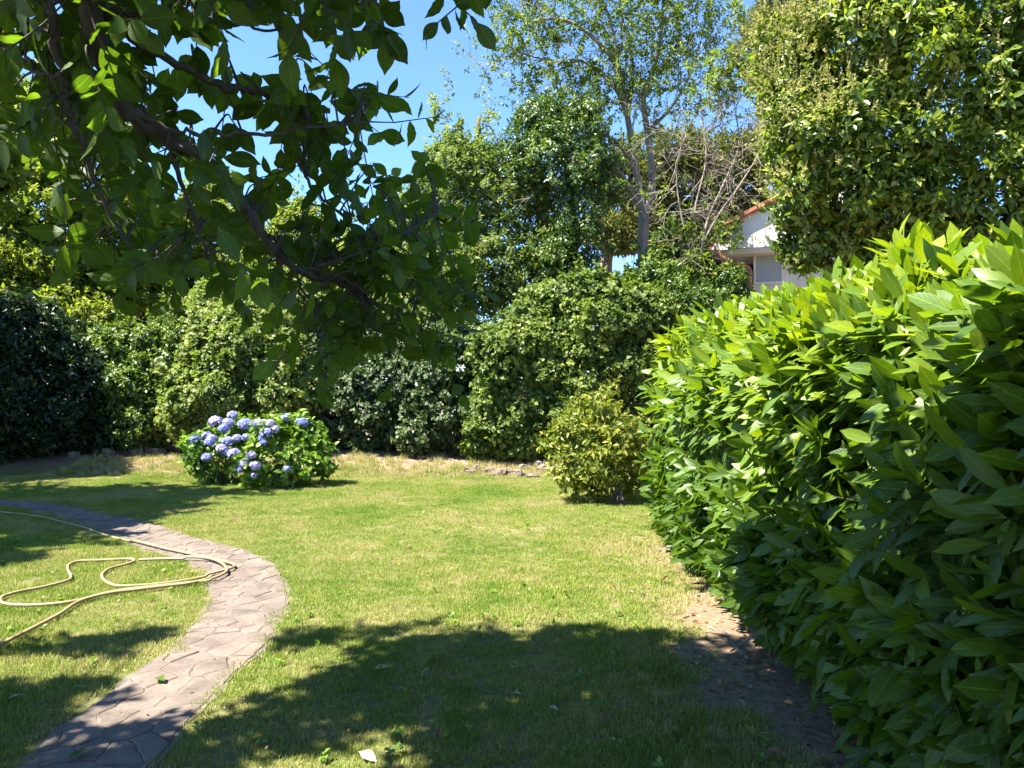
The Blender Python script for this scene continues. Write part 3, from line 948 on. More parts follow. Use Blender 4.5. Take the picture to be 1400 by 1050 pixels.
def build_magnolia():
    base = np.array([-2.5, -0.5, 0])
    th = Thing('magnolia_tree', base, 'large leaved tree whose dark leafy branch hangs over the path from above', 'tree')
    fork = np.array([-2.1, 0.1, 2.2])
    mb = MB(); mb.tube(cr([base - [0, 0, .1], base + [0.05, 0.1, .8], fork - [.1, .1, .6], fork], 5), np.linspace(.17, .11, 16), 12)
    th.add('trunk', *mb.get(), M_bark)
    B = [
        ([(-1.9, .5, 3.0), P(70, -160, 1.65), P(105, -60, 1.7), P(125, 20, 1.75), P(145, 90, 1.85), P(175, 150, 1.95), P(230, 190, 2.05), P(290, 225, 2.15), P(330, 275, 2.25), P(370, 335, 2.35), P(410, 370, 2.45), P(470, 390, 2.6), P(540, 430, 2.8), P(600, 465, 3.0)], .031, .006),
        ([P(125, 0, 1.75), P(190, 60, 1.9), P(250, 90, 2.0), P(300, 115, 2.1), P(345, 125, 2.2), P(400, 140, 2.3), P(420, 160, 2.35), P(415, 215, 2.4), P(430, 260, 2.5), P(480, 300, 2.6)], .013, .004),
        ([(-1.7, .6, 2.95), P(45, -90, 1.7), P(62, -20, 1.72), P(75, 50, 1.75), P(85, 110, 1.8), P(90, 150, 1.8), P(110, 190, 1.85), P(125, 230, 1.9), P(150, 290, 1.95), P(180, 340, 2.0), P(225, 365, 2.05)], .012, .003),
        ([P(85, 110, 1.8), P(45, 95, 1.85), P(15, 65, 1.9), P(-40, 50, 1.95)], .006, .003),
        ([P(330, 275, 2.25), P(355, 310, 2.3), P(390, 350, 2.4), P(420, 410, 2.45), P(440, 465, 2.5)], .008, .003),
        ([P(175, 150, 1.95), P(245, 178, 2.0), P(335, 185, 2.1), P(430, 175, 2.2), P(500, 165, 2.3)], .008, .003),
        ([P(230, 190, 2.05), P(250, 255, 2.1), P(275, 320, 2.15), P(290, 370, 2.2)], .008, .003),
        ([P(410, 370, 2.45), P(480, 350, 2.5), P(550, 320, 2.6), P(600, 290, 2.7)], .007, .003),
        ([(-1.2, 1.0, 3.3), P(330, -140, 1.75), P(400, -70, 1.75), P(445, -30, 1.75), P(490, 0, 1.8)], .012, .004),
        ([(-.9, 1.2, 3.4), P(560, -150, 1.95), P(620, -70, 1.95), P(655, -30, 1.95)], .010, .003),
        ([P(125, 0, 1.75), P(170, 20, 1.8), P(240, 25, 1.85), P(330, 35, 1.95), P(400, 45, 2.05)], .009, .003),
        ([P(470, 390, 2.6), P(500, 420, 2.6), P(530, 455, 2.6)], .006, .003),
    ]
    tree_pts = []
    for k, (pts, r0, r1) in enumerate(B):
        c = cr(pts, 7)
        c = c + rng.normal(0, .004, c.shape)
        mb = MB(); mb.tube(c, np.linspace(r0, r1, len(c)), 8)
        th.add('branch', *mb.get(), M_bark)
        tree_pts.append(c)
    # limbs of the upper crown
    limbs = [
        [fork, (-1.9, .5, 3.0), (-1.2, 1.2, 3.4), (-.5, 2.2, 4.3), (0.0, 3.0, 4.7)],
        [fork, (-2.4, 1.0, 3.4), (-2.6, 2.0, 4.2), (-2.5, 3.1, 4.8)],
        [fork, (-2.9, .2, 3.4), (-3.8, 1.0, 4.4), (-4.6, 1.9, 4.9)],
        [fork, (-1.6, -.3, 3.4), (-.8, -.4, 4.3), (-.2, .2, 4.8)],
        [fork, (-2.2, -.6, 3.5), (-2.3, -1.3, 4.7), (-2.2, -1.8, 5.4)],
        [(-1.2, 1.2, 3.4), (-.7, 1.1, 4.2), (0.0, 1.3, 4.7)],
    ]
    up = []
    for l in limbs:
        c = cr(l, 7); mb = MB(); mb.tube(c, np.linspace(.075, .02, len(c)), 8)
        th.add('limb', *mb.get(), M_bark); up.append(c)
    up = np.concatenate(up)
    # leafy shoots of the hanging branches
    poly = [(-40, -60), (565, -60), (530, 30), (500, 20), (480, 30), (455, 45), (430, 30), (400, 40), (372, 55), (350, 45), (335, 90), (400, 120), (440, 112), (495, 105), (525, 130), (560, 165), (550, 195), (570, 220), (600, 245), (612, 275), (605, 310), (632, 345), (635, 385), (615, 440), (590, 480), (545, 455), (505, 465), (465, 490), (440, 490), (405, 450), (380, 430), (360, 400), (330, 370), (295, 385), (270, 380), (230, 345), (205, 385), (170, 385), (150, 350), (115, 340), (85, 325), (90, 300), (120, 280), (118, 250), (70, 235), (40, 220), (60, 185), (20, 165), (-40, 150)]
    nt = 0; S = []; A = []; tw = []
    allb = np.concatenate(tree_pts)
    bx, by, bd = project(allb)
    while nt < 262:
        x = rng.uniform(-40, 640); y = rng.uniform(-60, 500)
        if not inpoly(np.array([x]), np.array([y]), poly)[0]: continue
        j = np.argsort((bx - x) ** 2 + (by - y) ** 2 + 1e9 * (bd < .5))[rng.integers(0, 5)]
        d = bd[j] + rng.normal(0.22, .22)
        d = float(np.clip(d, 1.7, 3.2))
        tip = P(x, y, d)
        if np.linalg.norm(tip - allb[j]) > 0.75: continue
        mid = (allb[j] + tip) / 2 + np.array([0, 0, .05]) + rng.normal(0, .03, 3)
        c = cr([allb[j], mid, tip], 4)
        tw.append((c, np.linspace(.0035, .0018, len(c))))
        S.append(tip); A.append(nrm(c[-1] - c[-3]) + np.array([0, 0, .15]))
        nt += 1
    for _ in range(46):
        j = rng.integers(0, len(allb))
        while not (420 < bx[j] < 620 and 230 < by[j] < 480 and bd[j] > 2): j = rng.integers(0, len(allb))
        tip = allb[j] + np.clip(rng.normal(0, .12, 3), -.17, .17) + np.array([.05, .1, .0])
        tw.append((cr([allb[j], (allb[j] + tip) / 2 + [0, 0, .03], tip], 4), np.linspace(.0035, .0018, 9)))
        S.append(tip); A.append(nrm(tip - allb[j]))
    for x, y, d in ((412, 108, 2.2), (608, -12, 1.9), (645, -8, 1.9), (672, -20, 1.95), (432, -5, 1.7), (455, 20, 1.72), (505, 25, 1.8), (520, 10, 1.85), (430, 470, 2.5), (452, 478, 2.5), (410, 440, 2.45), (575, 455, 2.9)):
        tip = P(x, y, d); j = np.argmin(np.linalg.norm(allb - tip, axis=1))
        tw.append((cr([allb[j], (allb[j] + tip) / 2 + [0, 0, .02], tip], 4), np.linspace(.0035, .002, 9)))
        S.append(tip); A.append(np.array([rng.normal(0, .3), rng.normal(0, .3), -.2]))
    S = np.array(S); A = np.array(A)
    sc = rosettes(S, A, 6, (0.060, 0.108), (88, 30), 0.14, .5, .28, young=.4)
    for s_, a_ in zip(S, nrm(A)):
        tw.append((np.array([s_, s_ + a_ * .08, s_ + a_ * .16]), np.array([.0022, .0018, .0012])))
    V_, T_ = twig_mesh(tw, 5)
    th.add('twigs', V_, T_, M_bark, kind='stuff')
    add_leaves(th, L_mag, sc, M_magnolia, 300, L_mag)
    # the unseen crown overhead, its outline shaped to cast the foreground shade
    n = 26000
    x = rng.uniform(-6.2, 0.75, n); y = rng.uniform(-3.5, 4.1, n)
    zlo = np.maximum(3.1, EYE + 0.535 * np.maximum(y, 0) + 0.3)
    z = zlo + rng.uniform(0, 1, n) ** 1.2 * (1.9 - 0.05 * (x + 2.5) ** 2)
    edge = 0.45 * (vnoise(x, z * 0, 1.2, 21) - .5) + .25 * (vnoise(x, z * 0, 3.1, 22) - .5)
    keep = (y < 3.75 + edge) & (((x + 2.7) / 3.35) ** 2 + ((y - .3) / 4.2) ** 4 < 1.0 + .1 * rng.normal(size=n))
    rim = x + .3 * (y - 2.6) + .53 * (z - 4.2) + .20 - .5 * (vnoise(y, z, 1.6, 25) - .5)
    keep &= (rim < 0) & (rng.uniform(0, 1, n) < .30 - rim * 1.1)  # edge cut back to keep the hedge top in sun
    sun_gap = x + .53 * (z - 4.2)
    keep &= ~((sun_gap > -4.45) & (sun_gap < -3.4 + .2 * np.sin(3 * y)) & (y + .218 * (z - 4.2) > 2.7 + .3 * rng.normal(0, 1, n)))  # gap cut in the crown so sun falls on the path
    keep &= rng.uniform(0, 1, n) > .85 * ((x > -3.8) & (x < -.9 - .3 * (z - 4)) & (y < 1.9))  # crown thinned so sun reaches the hanging leaves
    keep &= vnoise(x, y, 1.5, 23) > 0.06 + 0.36 * ((x < -2.3) & (y > 1.5))
    S = np.column_stack([x, y, z])[keep]
    A = rng.normal(0, .5, S.shape) + np.array([0, 0, .5])
    sc = rosettes(S, A, 6, (0.11, 0.17), (85, 45), .1, .2, .25)
    V_, T_, U_, R_ = leaf_mesh([Kite(.66, .2, .1), Kite(.6, .25, .3)], *sc.all())
    th.add('crown', V_, T_, M_magnolia, U_, R_, kind='stuff')
    tw = []
    for s_ in S[::8]:
        j = np.argmin(np.linalg.norm(up - s_, axis=1))
        tw.append((cr([up[j], (up[j] + s_) / 2 + [0, 0, -.05], s_], 3), np.linspace(.008, .003, 7)))
    V_, T_ = twig_mesh(tw, 3)
    th.add('crown_twigs', V_, T_, M_bark, kind='stuff')
build_magnolia()

# ------------------------------------------------------------------ hydrangeas
def hydrangea(base, ells, blooms, label, nleaf_parts):
    th = shrub('hydrangea', base, ells, L_hyd, M_hyd, (.085, .14), 62, label, 'hydrangea', 'hydrangeas on the lawn', k=6, lump=8, f=(.25, .4), tilt=(80, 35), droop=.12, parts=nleaf_parts, depth=.35, stems=9, back=.2, smat=M_stem, spray=.25)
    g = np.random.default_rng(int(abs(base[0]) * 100))
    for (x, y, d, r) in blooms:
        d = d - .13
        c = P(x, y, d); rad = r * d / F * g.uniform(.72, .95)
        n = 48
        dr = nrm(g.normal(size=(n, 3)) + np.array([0, -.25, .55]))
        p = c + dr * rad * np.array([1, 1, .72]) * g.uniform(.85, 1.05, (n, 1))
        ms = []; ps = []; ss_ = []; rs = []
        hue = g.uniform(0, 1)
        for i in range(4):
            u = nrm(np.cross(dr, np.array([.3, .5, .8]))); w = np.cross(dr, u)
            a = i * math.pi / 2 + g.uniform(0, .5, n)
            dd = np.cos(a)[:, None] * u + np.sin(a)[:, None] * w + dr * .2
            ms.append(frames(dd, dr)); ps.append(p); ss_.append(rad * g.uniform(.36, .56, n)); rs.append(np.clip(hue * .7 + g.uniform(0, .4, n), 0, 1))
        V_, T_, U_, R_ = leaf_mesh([Leaf([1.0], .95, .1, .1)], np.concatenate(ps), np.concatenate(ms), np.concatenate(ss_), np.concatenate(rs))
        fo = th.add('flower_head', V_, T_, M_petal, U_, R_)
        mb = MB(); mb.tube([c - [0, 0, rad * .3], (c + np.array(base)) / 2 + [0, 0, .1], np.array(base)], .005, 4)
        th.add('stalk', *mb.get(), M_stem, parent=fo)
hd = 12.6
hydrangea(G(305, 661), [E(305, 625, hd, 42, 32), E(320, 605, hd + .2, 40, 28), E(292, 640, hd, 26, 18)],
    [(266, 601, hd - .3, 8), (283, 596, hd - .1, 9), (290, 600, hd - .3, 10), (295, 577, hd, 11), (318, 568, hd, 8), (312, 578, hd - .2, 9), (306, 586, hd - .3, 8), (335, 580, hd - .1, 10), (286, 605, hd - .4, 9), (283, 625, hd - .4, 8), (312, 603, hd - .4, 9), (304, 613, hd - .45, 9), (320, 620, hd - .5, 10), (324, 599, hd - .4, 8), (337, 598, hd - .4, 8), (309, 618, hd - .45, 8)],
    'blue flowering hydrangea, the left bush with most of the blooms', 60)
hydrangea(G(395, 670), [E(395, 625, hd - .5, 55, 42), E(370, 640, hd - .6, 38, 26), E(420, 640, hd - .6, 36, 24), E(400, 600, hd - .3, 45, 26)],
    [(352, 580, hd - .6, 9), (364, 592, hd - .8, 9), (370, 579, hd - .6, 9), (376, 587, hd - .7, 8), (358, 599, hd - .8, 7), (391, 571, hd - .5, 8), (413, 578, hd - .5, 9), (349, 637, hd - 1.1, 9), (335, 634, hd - 1.0, 8), (343, 622, hd - 1.0, 8), (329, 642, hd - 1.0, 6), (348, 650, hd - 1.1, 5), (392, 641, hd - 1.15, 6), (360, 605, hd - .9, 6)],
    'leafy green hydrangea at the right of the pair with few blooms', 110)

# ------------------------------------------------------------------ yellow-green bush by the hedge end
bd_ = 10.6
th = shrub('camellia_bush', G(845, 690), [E(815, 610, bd_, 58, 48), E(845, 630, bd_ + .1, 42, 45), E(790, 640, bd_, 40, 30), E(810, 575, bd_, 30, 26), E(792, 660, bd_ - .1, 26, 16), E(868, 655, bd_, 30, 22), E(830, 655, bd_, 30, 24)], L_four, M_bush, (.08, .125), 105,
    'yellowish green bush with bare stems beside the end of the laurel hedge', 'bush', k=6, lump=9, f=(.25, .4), tilt=(80, 30), droop=.2, parts=130, depth=.7, stems=0, back=.2, spray=.8, young=.8)
mb = MB()
for t in [(800, 640), (830, 620), (845, 600), (860, 630), (820, 590)]:
    b = G(845, 690) + rng.normal(0, .06, 3) * [1, 1, 0]
    mb.tube(cr([b, (b + P(*t, bd_)) / 2 + rng.normal(0, .05, 3), P(*t, bd_)], 4), np.linspace(.018, .007, 9), 6)
th.add('stems', *mb.get(), M_bark, kind='stuff')

# ------------------------------------------------------------------ back hedges and climbers
shrub('climber_mound', (1.4, 15.4, 0.2), [E(800, 480, 15.2, 95, 85, 1.0), E(720, 520, 15.0, 70, 80, .9), E(860, 440, 15.5, 60, 45, .9), E(690, 590, 14.7, 50, 50, .6), E(780, 560, 15.0, 90, 70, .9), E(860, 540, 15.3, 55, 90, .9), E(760, 440, 15.6, 55, 40, .8)],
      L_round, M_ivy, (.065, .115), 190, 'big sunlit mound of ivy climbing the boundary behind the camellia bush', 'climber', k=6, lump=26, f=(.16, .34), depth=.3, tilt=(85, 40), droop=.25)
shrub('ivy_hedge', (-2.2, 15.6, 0.2), [E(500, 560, 15.6, 75, 75, .8), E(590, 560, 15.5, 75, 85, .8), E(640, 500, 15.9, 60, 60, .8), E(540, 500, 16, 80, 50, .8), E(450, 530, 15.9, 50, 80, .8)],
      L_round, M_ivy_shade, (.065, .11), 170, 'ivy wall behind the dry bank, its shade painted in dark grey green', 'hedge', k=6, lump=20, f=(.15, .3), depth=.3, tilt=(85, 45), droop=.35)
shrub('pale_climber', (-5.3, 15.3, 0.1), [E(330, 520, 15.4, 85, 75, .9), E(280, 560, 15.2, 45, 50, .7), E(390, 540, 15.3, 50, 60, .8), E(340, 470, 15.7, 70, 40, .8)],
      L_round, M_pale, (.065, .11), 180, 'pale green climbing shrub rising directly behind the hydrangeas', 'climber', k=6, lump=24, f=(.16, .34), depth=.3, tilt=(85, 40), droop=.25)
shrub('mixed_hedge', (-7.6, 15.6, 0.1), [E(200, 560, 15.6, 60, 65, .8), E(170, 500, 15.9, 60, 40, .8), E(225, 500, 15.8, 40, 50, .7), E(150, 570, 15.9, 40, 50, .6)],
      L_small, M_vine, (.075, .125), 170, 'tangled green and yellow hedge left of the pale climber', 'hedge', k=6, lump=20, f=(.18, .34), depth=.4, tilt=(85, 40), droop=.25, young=.9)
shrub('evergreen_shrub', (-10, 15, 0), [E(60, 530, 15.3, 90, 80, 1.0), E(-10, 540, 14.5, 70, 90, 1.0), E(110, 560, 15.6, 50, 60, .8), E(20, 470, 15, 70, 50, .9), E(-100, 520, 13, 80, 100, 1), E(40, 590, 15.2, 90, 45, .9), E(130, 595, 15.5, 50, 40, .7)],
      L_two, M_evergreen_shade, (.10, .16), 170, 'evergreen shrub at the far left of the lawn, its shade painted in dark green', 'shrub', k=6, lump=16, f=(.2, .36), depth=.4, tilt=(85, 40), droop=.2)

# ------------------------------------------------------------------ privet tree on the right
def privet():
    d = 11.5
    base = np.array([(1290 - 700) / F * d, d + .6, 0])
    th = Thing('privet_tree', base, 'dense dark privet tree in creamy blossom behind the laurel hedge', 'tree')
    ells = [E(1240, 130, d + .3, 150, 130, 1.5), E(1150, 60, d, 90, 90, 1.0), E(1130, 180, d - .2, 75, 80, .9), E(1150, 260, d, 90, 60, .9), E(1330, 60, d, 120, 130, 1.3), E(1340, 220, d, 120, 110, 1.2), E(1250, 280, d + .3, 120, 75, 1.1), E(1230, -40, d, 130, 110, 1.2), E(1400, 300, d + .2, 100, 70, 1), E(1120, 330, d + .3, 50, 40, .5), E(1215, 345, d + .1, 70, 40, .6), E(1330, 330, d, 60, 50, .6), E(1090, 120, d, 50, 60, .6)]
    el = lumps(ells, 17, (.18, .36), -.9)
    S, Nn = ell_points(el, 72, .4, .7)
    A = nrm(Nn + np.array([0, 0, .3]) + rng.normal(0, .4, S.shape))
    sc = rosettes(S, A, 7, (.12, .19), (88, 35), .16, .42, .22, young=.8)
    mb = MB()
    for pts, r in (([base, P(1288, 380, d + .5), P(1280, 310, d + .4), P(1250, 200, d + .4), P(1230, 60, d + .4)], .13), ([P(1282, 330, d + .45), P(1320, 240, d + .5), P(1350, 120, d + .5)], .07), ([P(1275, 300, d + .4), P(1200, 250, d + .4), P(1140, 190, d + .3)], .06), ([P(1250, 210, d + .4), P(1180, 120, d + .4), P(1150, 40, d + .3)], .05)):
        c = cr(pts, 6); mb.tube(c, np.linspace(r, r * .35, len(c)), 8)
    th.add('trunk', *mb.get(), M_barkb)
    # blossom sprays at lit shoot ends
    lit = (Nn @ TO_SUN > .15) & (Nn[:, 1] < .4)
    idx = np.where(lit)[0]; xx = project(S[idx])[0]; w_ = np.clip((1240 - xx) / 90, .2, 1.4)
    idx = idx[rng.uniform(0, 1, len(idx)) < .62 * w_]
    idx = np.concatenate([idx, idx[project(S[idx])[0] < 1200]])
    Sb = S[idx] + A[idx] * .18 + np.array([-.02, -.04, .04]) + rng.normal(0, .05, (len(idx), 3))
    b = rosettes(Sb, A[idx] + np.array([0, 0, .5]), 14, (.035, .07), (80, 10), .14, 0, .3)
    add_leaves(th, L_four, sc, M_privet, 300, [Leaf([.7, 1., .75], .46, .25, .25)], 'crown')
    V_, T_, U_, R_ = leaf_mesh([Leaf([1.0], .6, .3, 0)], *b.all())
    th.add('blossom', V_, T_, M_panicle, U_, R_, kind='stuff')
privet()

# ------------------------------------------------------------------ trees behind
def tree(name, base, trunk, ells, leaves, mat, L, dens, label, bark, k=6, lump=12, f=(.2, .4), tilt=(85, 35), droop=.2, depth=.5, r0=.14, upw=.3, stem=.12, back=.5, young=.5, extra=None):
    th = Thing(name, base, label, 'tree')
    c = cr([np.array(base)] + [np.array(t) for t in trunk], 6)
    mb = MB(); mb.tube(c, np.linspace(r0, r0 * .3, len(c)), 8)
    th.add('trunk', *mb.get(), bark)
    el = lumps(ells, lump, f, -.8)
    S, Nn = ell_points(el, dens, depth, back)
    mb = MB()
    for e in ells:
        j = rng.integers(len(c) // 2, len(c))
        q = cr([c[j], (c[j] + e[0]) / 2 + rng.normal(0, .15, 3), e[0]], 4)
        mb.tube(q, np.linspace(r0 * .35, r0 * .1, len(q)), 5)
        for _ in range(5):
            t = S[rng.integers(len(S))]
            if np.linalg.norm(t - e[0]) < max(e[1]) * 1.2:
                mb.tube(cr([e[0], (e[0] + t) / 2 + rng.normal(0, .08, 3), t], 3), np.linspace(r0 * .12, .006, 7), 4)
    th.add('limbs', *mb.get(), bark, kind='stuff')
    A = nrm(Nn + np.array([0, 0, upw]) + rng.normal(0, .45, S.shape))
    j = rng.integers(0, len(S), int(len(S) * .03))
    ex = [S]; ea = [A]
    dv = nrm(A[j] + rng.normal(0, .35, A[j].shape) + np.array([0, 0, .25])); ln = rng.uniform(.35, 1.0, len(j))
    for q in range(8):
        t = (q + 1) / 8 * ln
        pp_ = S[j] + dv * t[:, None]; pp_[:, 2] -= .2 * t * t
        ex.append(pp_ + rng.normal(0, .05, pp_.shape)); ea.append(nrm(dv + rng.normal(0, .5, dv.shape)))
    S = np.concatenate(ex); A = np.concatenate(ea)
    sc = rosettes(S, A, k, L, tilt, stem, droop, .28, young)
    if extra is not None: extra(th, sc)
    V_, T_, U_, R_ = leaf_mesh(leaves, *sc.all())
    th.add('crown', V_, T_, mat, U_, R_, kind='stuff')
    return th

# blossoming tall shrub tree behind the magnolia branch
def spikes(th, sc):
    S = []
    for (x0, y0, x1, y1) in ((625, 230, 608, 100), (665, 240, 660, 125), (700, 260, 690, 200), (590, 240, 595, 150), (640, 240, 630, 170), (605, 170, 590, 135), (660, 190, 675, 155)):
        for t in np.linspace(0, 1, 16):
            S.append(P(x0 + (x1 - x0) * t + rng.normal(0, 9 * (1.1 - t)), y0 + (y1 - y0) * t, 18 + rng.normal(0, .15)))
    S = np.array(S)
    rosettes(S, np.array([0, -.2, 1]) + rng.normal(0, .5, S.shape), 6, (.10, .16), (85, 30), .12, .2, .3, .7, sc)
    idx = rng.uniform(0, 1, len(S)) < .35
    b = rosettes(S[idx] + [0, 0, .12], np.array([0, -.2, 1]) + rng.normal(0, .4, S[idx].shape), 9, (.03, .06), (80, 10), .15, 0, .3)
    P0 = np.array([P(rng.uniform(560, 740), rng.uniform(220, 380), 17.2) for _ in range(160)])
    rosettes(P0, np.array([0, -.6, .8]) + rng.normal(0, .4, P0.shape), 8, (.03, .06), (80, 10), .12, 0, .3, sc=b)
    V_, T_, U_, R_ = leaf_mesh([Leaf([1.0], .6, .3, 0)], *b.all())
    th.add('blossom', V_, T_, M_panicle, U_, R_, kind='stuff')
tree('loquat_tree', (-.8, 18.2, 0), [P(640, 450, 18.1), P(645, 330, 18), P(650, 230, 18), P(655, 160, 18)],
     [E(640, 280, 18, 80, 60, 1.2), E(690, 330, 17.8, 70, 70, 1.1), E(600, 320, 18, 60, 60, 1.0), E(650, 380, 17.6, 80, 60, 1.1), E(720, 290, 18.2, 45, 45, .8), E(740, 380, 17.4, 60, 45, .8), E(560, 380, 18, 60, 60, 1), E(620, 225, 18, 35, 35, .6), E(668, 235, 18, 30, 35, .5)],
     L_two, M_pale, (.10, .16), 62, 'yellow green tree with tall flowering shoots in the middle', M_barkb, lump=16, f=(.18, .36), extra=spikes, young=.3)

# vine-clad column
tree('ivy_clad_tree', (1.6, 17.2, 0), [P(790, 420, 17.2), P(785, 330, 17.2), P(780, 240, 17.2), P(770, 190, 17.2)],
     [E(790, 310, 17.2, 32, 75, .5), E(770, 220, 17.3, 55, 50, .8), E(735, 230, 17.4, 40, 35, .6), E(800, 190, 17.4, 40, 40, .6), E(740, 170, 17.6, 40, 30, .5), E(780, 370, 17, 30, 30, .4), E(820, 250, 17.5, 30, 35, .5)],
     L_two, M_vine, (.08, .13), 76, 'dark ivy clad tree with a hanging leafy curtain left of the pale trunk', M_barkb, lump=20, f=(.18, .34), droop=.5, depth=.7)

# tall sparse tree with pale trunk
def sparse_tree():
    d = 18.0
    base = np.array([P(880, 525, d)[0], d, 0])
    th = Thing('ash_tree', base, 'tall sparse tree with forked pale trunk and airy light foliage', 'tree')
    fk = P(880, 290, d)
    c = cr([base, P(884, 420, d), P(880, 350, d), fk], 6)
    mb = MB(); mb.tube(c, np.linspace(.17, .13, len(c)), 10); th.add('trunk', *mb.get(), M_barkp)
    limbs = [
        ([fk, P(868, 220, d), P(858, 160, d), P(845, 95, d - .2), P(820, 60, d - .4), P(780, 30, d - .5), P(740, 25, d - .7)], .09),
        ([fk, P(892, 250, d + .1), P(885, 180, d + .2), P(880, 130, d + .2), P(895, 90, d + .3), P(905, 30, d + .3), P(910, -60, d + .3)], .10),
        ([fk, P(862, 262, d), P(845, 235, d - .2), P(810, 228, d - .4), P(770, 245, d - .5), P(740, 255, d - .5)], .075),
        ([P(858, 160, d), P(840, 120, d), P(800, 85, d + .3), P(770, 85, d + .4), P(720, 75, d + .4), P(690, 60, d + .4)], .05),
        ([P(868, 220, d), P(820, 180, d - .5), P(790, 205, d - .8), P(760, 225, d - .9)], .035),
        ([P(885, 180, d + .2), P(915, 150, d), P(940, 110, d - .2), P(960, 60, d - .3)], .05),
        ([P(858, 160, d), P(865, 90, d + .5), P(850, 20, d + .6), P(840, -60, d + .6)], .06),
        ([P(885, 240, d + .1), P(920, 215, d - .3), P(950, 190, d - .5), P(985, 170, d - .6)], .04),
        ([P(880, 310, d), P(905, 292, d - .2), P(950, 290, d - .5)], .03),
        ([P(845, 95, d - .2), P(835, 30, d - .3), P(810, -30, d - .3)], .045),
        ([P(905, 30, d + .3), P(950, 0, d + .2), P(990, -40, d + .2)], .05),
    ]
    out = []; tips = []
    for pts, r in limbs:
        c = cr(pts, 6); mb = MB(); mb.tube(c, np.linspace(r, r * .3, len(c)), 7); th.add('limb', *mb.get(), M_barkp)
        for i in range(8, len(c), 2):
            dd = nrm(c[i] - c[i - 2]) + rng.normal(0, .75, 3)
            grow(c[i], dd, rng.uniform(.6, 1.15), .016, 2, out, tips, (2, 4), .6, .03, 4, (.5, .8))
    V_, T_ = twig_mesh(out, 3, .004)
    th.add('twigs', V_, T_, M_barkp, kind='stuff')
    tp = np.array([t[0] for t in tips]); td = np.array([t[1] for t in tips])
    x, y, _ = project(tp)
    low = (y > 215) & (rng.uniform(0, 1, len(y)) < .75) | (rng.uniform(0, 1, len(y)) < .2)
    S, A = tp[~low], td[~low]
    sc = rosettes(S, A + np.array([0, 0, .1]), 6, (.075, .125), (80, 35), .14, .3, .3, .7)
    # denser leafy clumps
    ell = [E(790, 150, d, 55, 40, .6), E(750, 170, d - .2, 45, 25, .4), E(860, 110, d, 70, 45, .8), E(830, 30, d, 90, 40, .9), E(720, 60, d, 45, 25, .4), E(930, 60, d, 55, 50, .6), E(770, 20, d, 70, 30, .6), E(900, -10, d, 90, 40, .8), E(960, 140, d - .3, 35, 25, .4), E(700, 20, d, 40, 30, .4), E(690, 70, d, 35, 30, .4), E(735, 120, d, 40, 25, .4), E(980, 20, d, 40, 40, .5), E(800, 110, d, 50, 30, .5)]
    S2, N2 = ell_points(lumps(ell, 9, (.25, .45)), 26.0, .9, 0)
    rosettes(S2, N2 + rng.normal(0, .6, S2.shape) + [0, 0, .2], 6, (.075, .125), (80, 35), .14, .3, .3, .7, sc)
    V_, T_, U_, R_ = leaf_mesh(L_two, *sc.all())
    th.add('crown', V_, T_, M_tree, U_, R_, kind='stuff')
    # ivy round the lower trunk
    n = 240
    a = rng.uniform(0, 6.28, n); z = rng.uniform(2.6, 5.2, n) ; z = 2.5 + (z - 2.5) * rng.uniform(.2, 1, n)
    S3 = base + np.column_stack([np.cos(a) * .2, np.sin(a) * .2, z])
    sc = rosettes(S3, np.column_stack([np.cos(a), np.sin(a), 0 * a]), 5, (.07, .11), (80, 50), .06, .4, .3, .3)
    V_, T_, U_, R_ = leaf_mesh(L_round, *sc.all())
    th.add('ivy', V_, T_, M_vine, U_, R_, kind='stuff')
sparse_tree()

# bare twiggy tree
def dead_tree():
    d = 16.5
    base = np.array([P(950, 525, d)[0], d, 0])
    th = Thing('bare_tree', base, 'small half bare tree with tangled dry twigs beside the house', 'tree')
    cs = [[base, P(953, 420, d), P(958, 350, d), P(968, 300, d), P(990, 250, d), P(1010, 200, d), P(1005, 150, d), P(1000, 110, d)],
          [P(962, 330, d), P(985, 290, d - .1), P(1010, 255, d - .2), P(1035, 215, d - .3), P(1050, 180, d - .3)],
          [base + [.15, 0, 0], P(960, 430, d - .1), P(955, 370, d), P(935, 310, d), P(925, 240, d), P(935, 180, d)],
          [P(955, 360, d), P(950, 290, d), P(965, 220, d), P(960, 160, d)]]
    out = []; tips = []
    for k, pts in enumerate(cs):
        c = cr(pts, 6); mb = MB(); mb.tube(c, np.linspace(.04 if k == 0 else .028, .008, len(c)), 7); th.add('trunk' if k == 0 else 'limb', *mb.get(), M_twig)
        for i in range(10, len(c), 1):
            for _ in range(1):
                grow(c[i], nrm(rng.normal(0, .8, 3) + np.array([-.1, -.2, .2])), rng.uniform(.4, .95), .009, 2, out, tips, (2, 4), .75, .0, 4, (.5, .8))
    V_, T_ = twig_mesh(out, 3, .0035)
    th.add('twigs', V_, T_, M_twig, kind='stuff')
    S = np.array([P(rng.normal(1003, 24), rng.normal(105, 16), d + rng.normal(0, .3)) for _ in range(90)] + [P(rng.normal(1035, 10), rng.normal(190, 20), d) for _ in range(12)] + [P(rng.normal(990, 12), rng.normal(315, 12), d) for _ in range(14)] + [P(rng.normal(920, 20), rng.normal(345, 28), d) for _ in range(150)] + [P(rng.normal(955, 18), rng.normal(380, 18), d - .3) for _ in range(100)] + [P(rng.normal(1000, 10), rng.normal(322, 9), d - .3) for _ in range(14)])
    sc = rosettes(S, np.array([0, -.2, .3]) + rng.normal(0, .6, S.shape), 6, (.11, .17), (85, 40), .12, .3, .25, .4)
    V_, T_, U_, R_ = leaf_mesh(L_two, *sc.all())
    th.add('crown', V_, T_, M_tree, U_, R_, kind='stuff')
dead_tree()

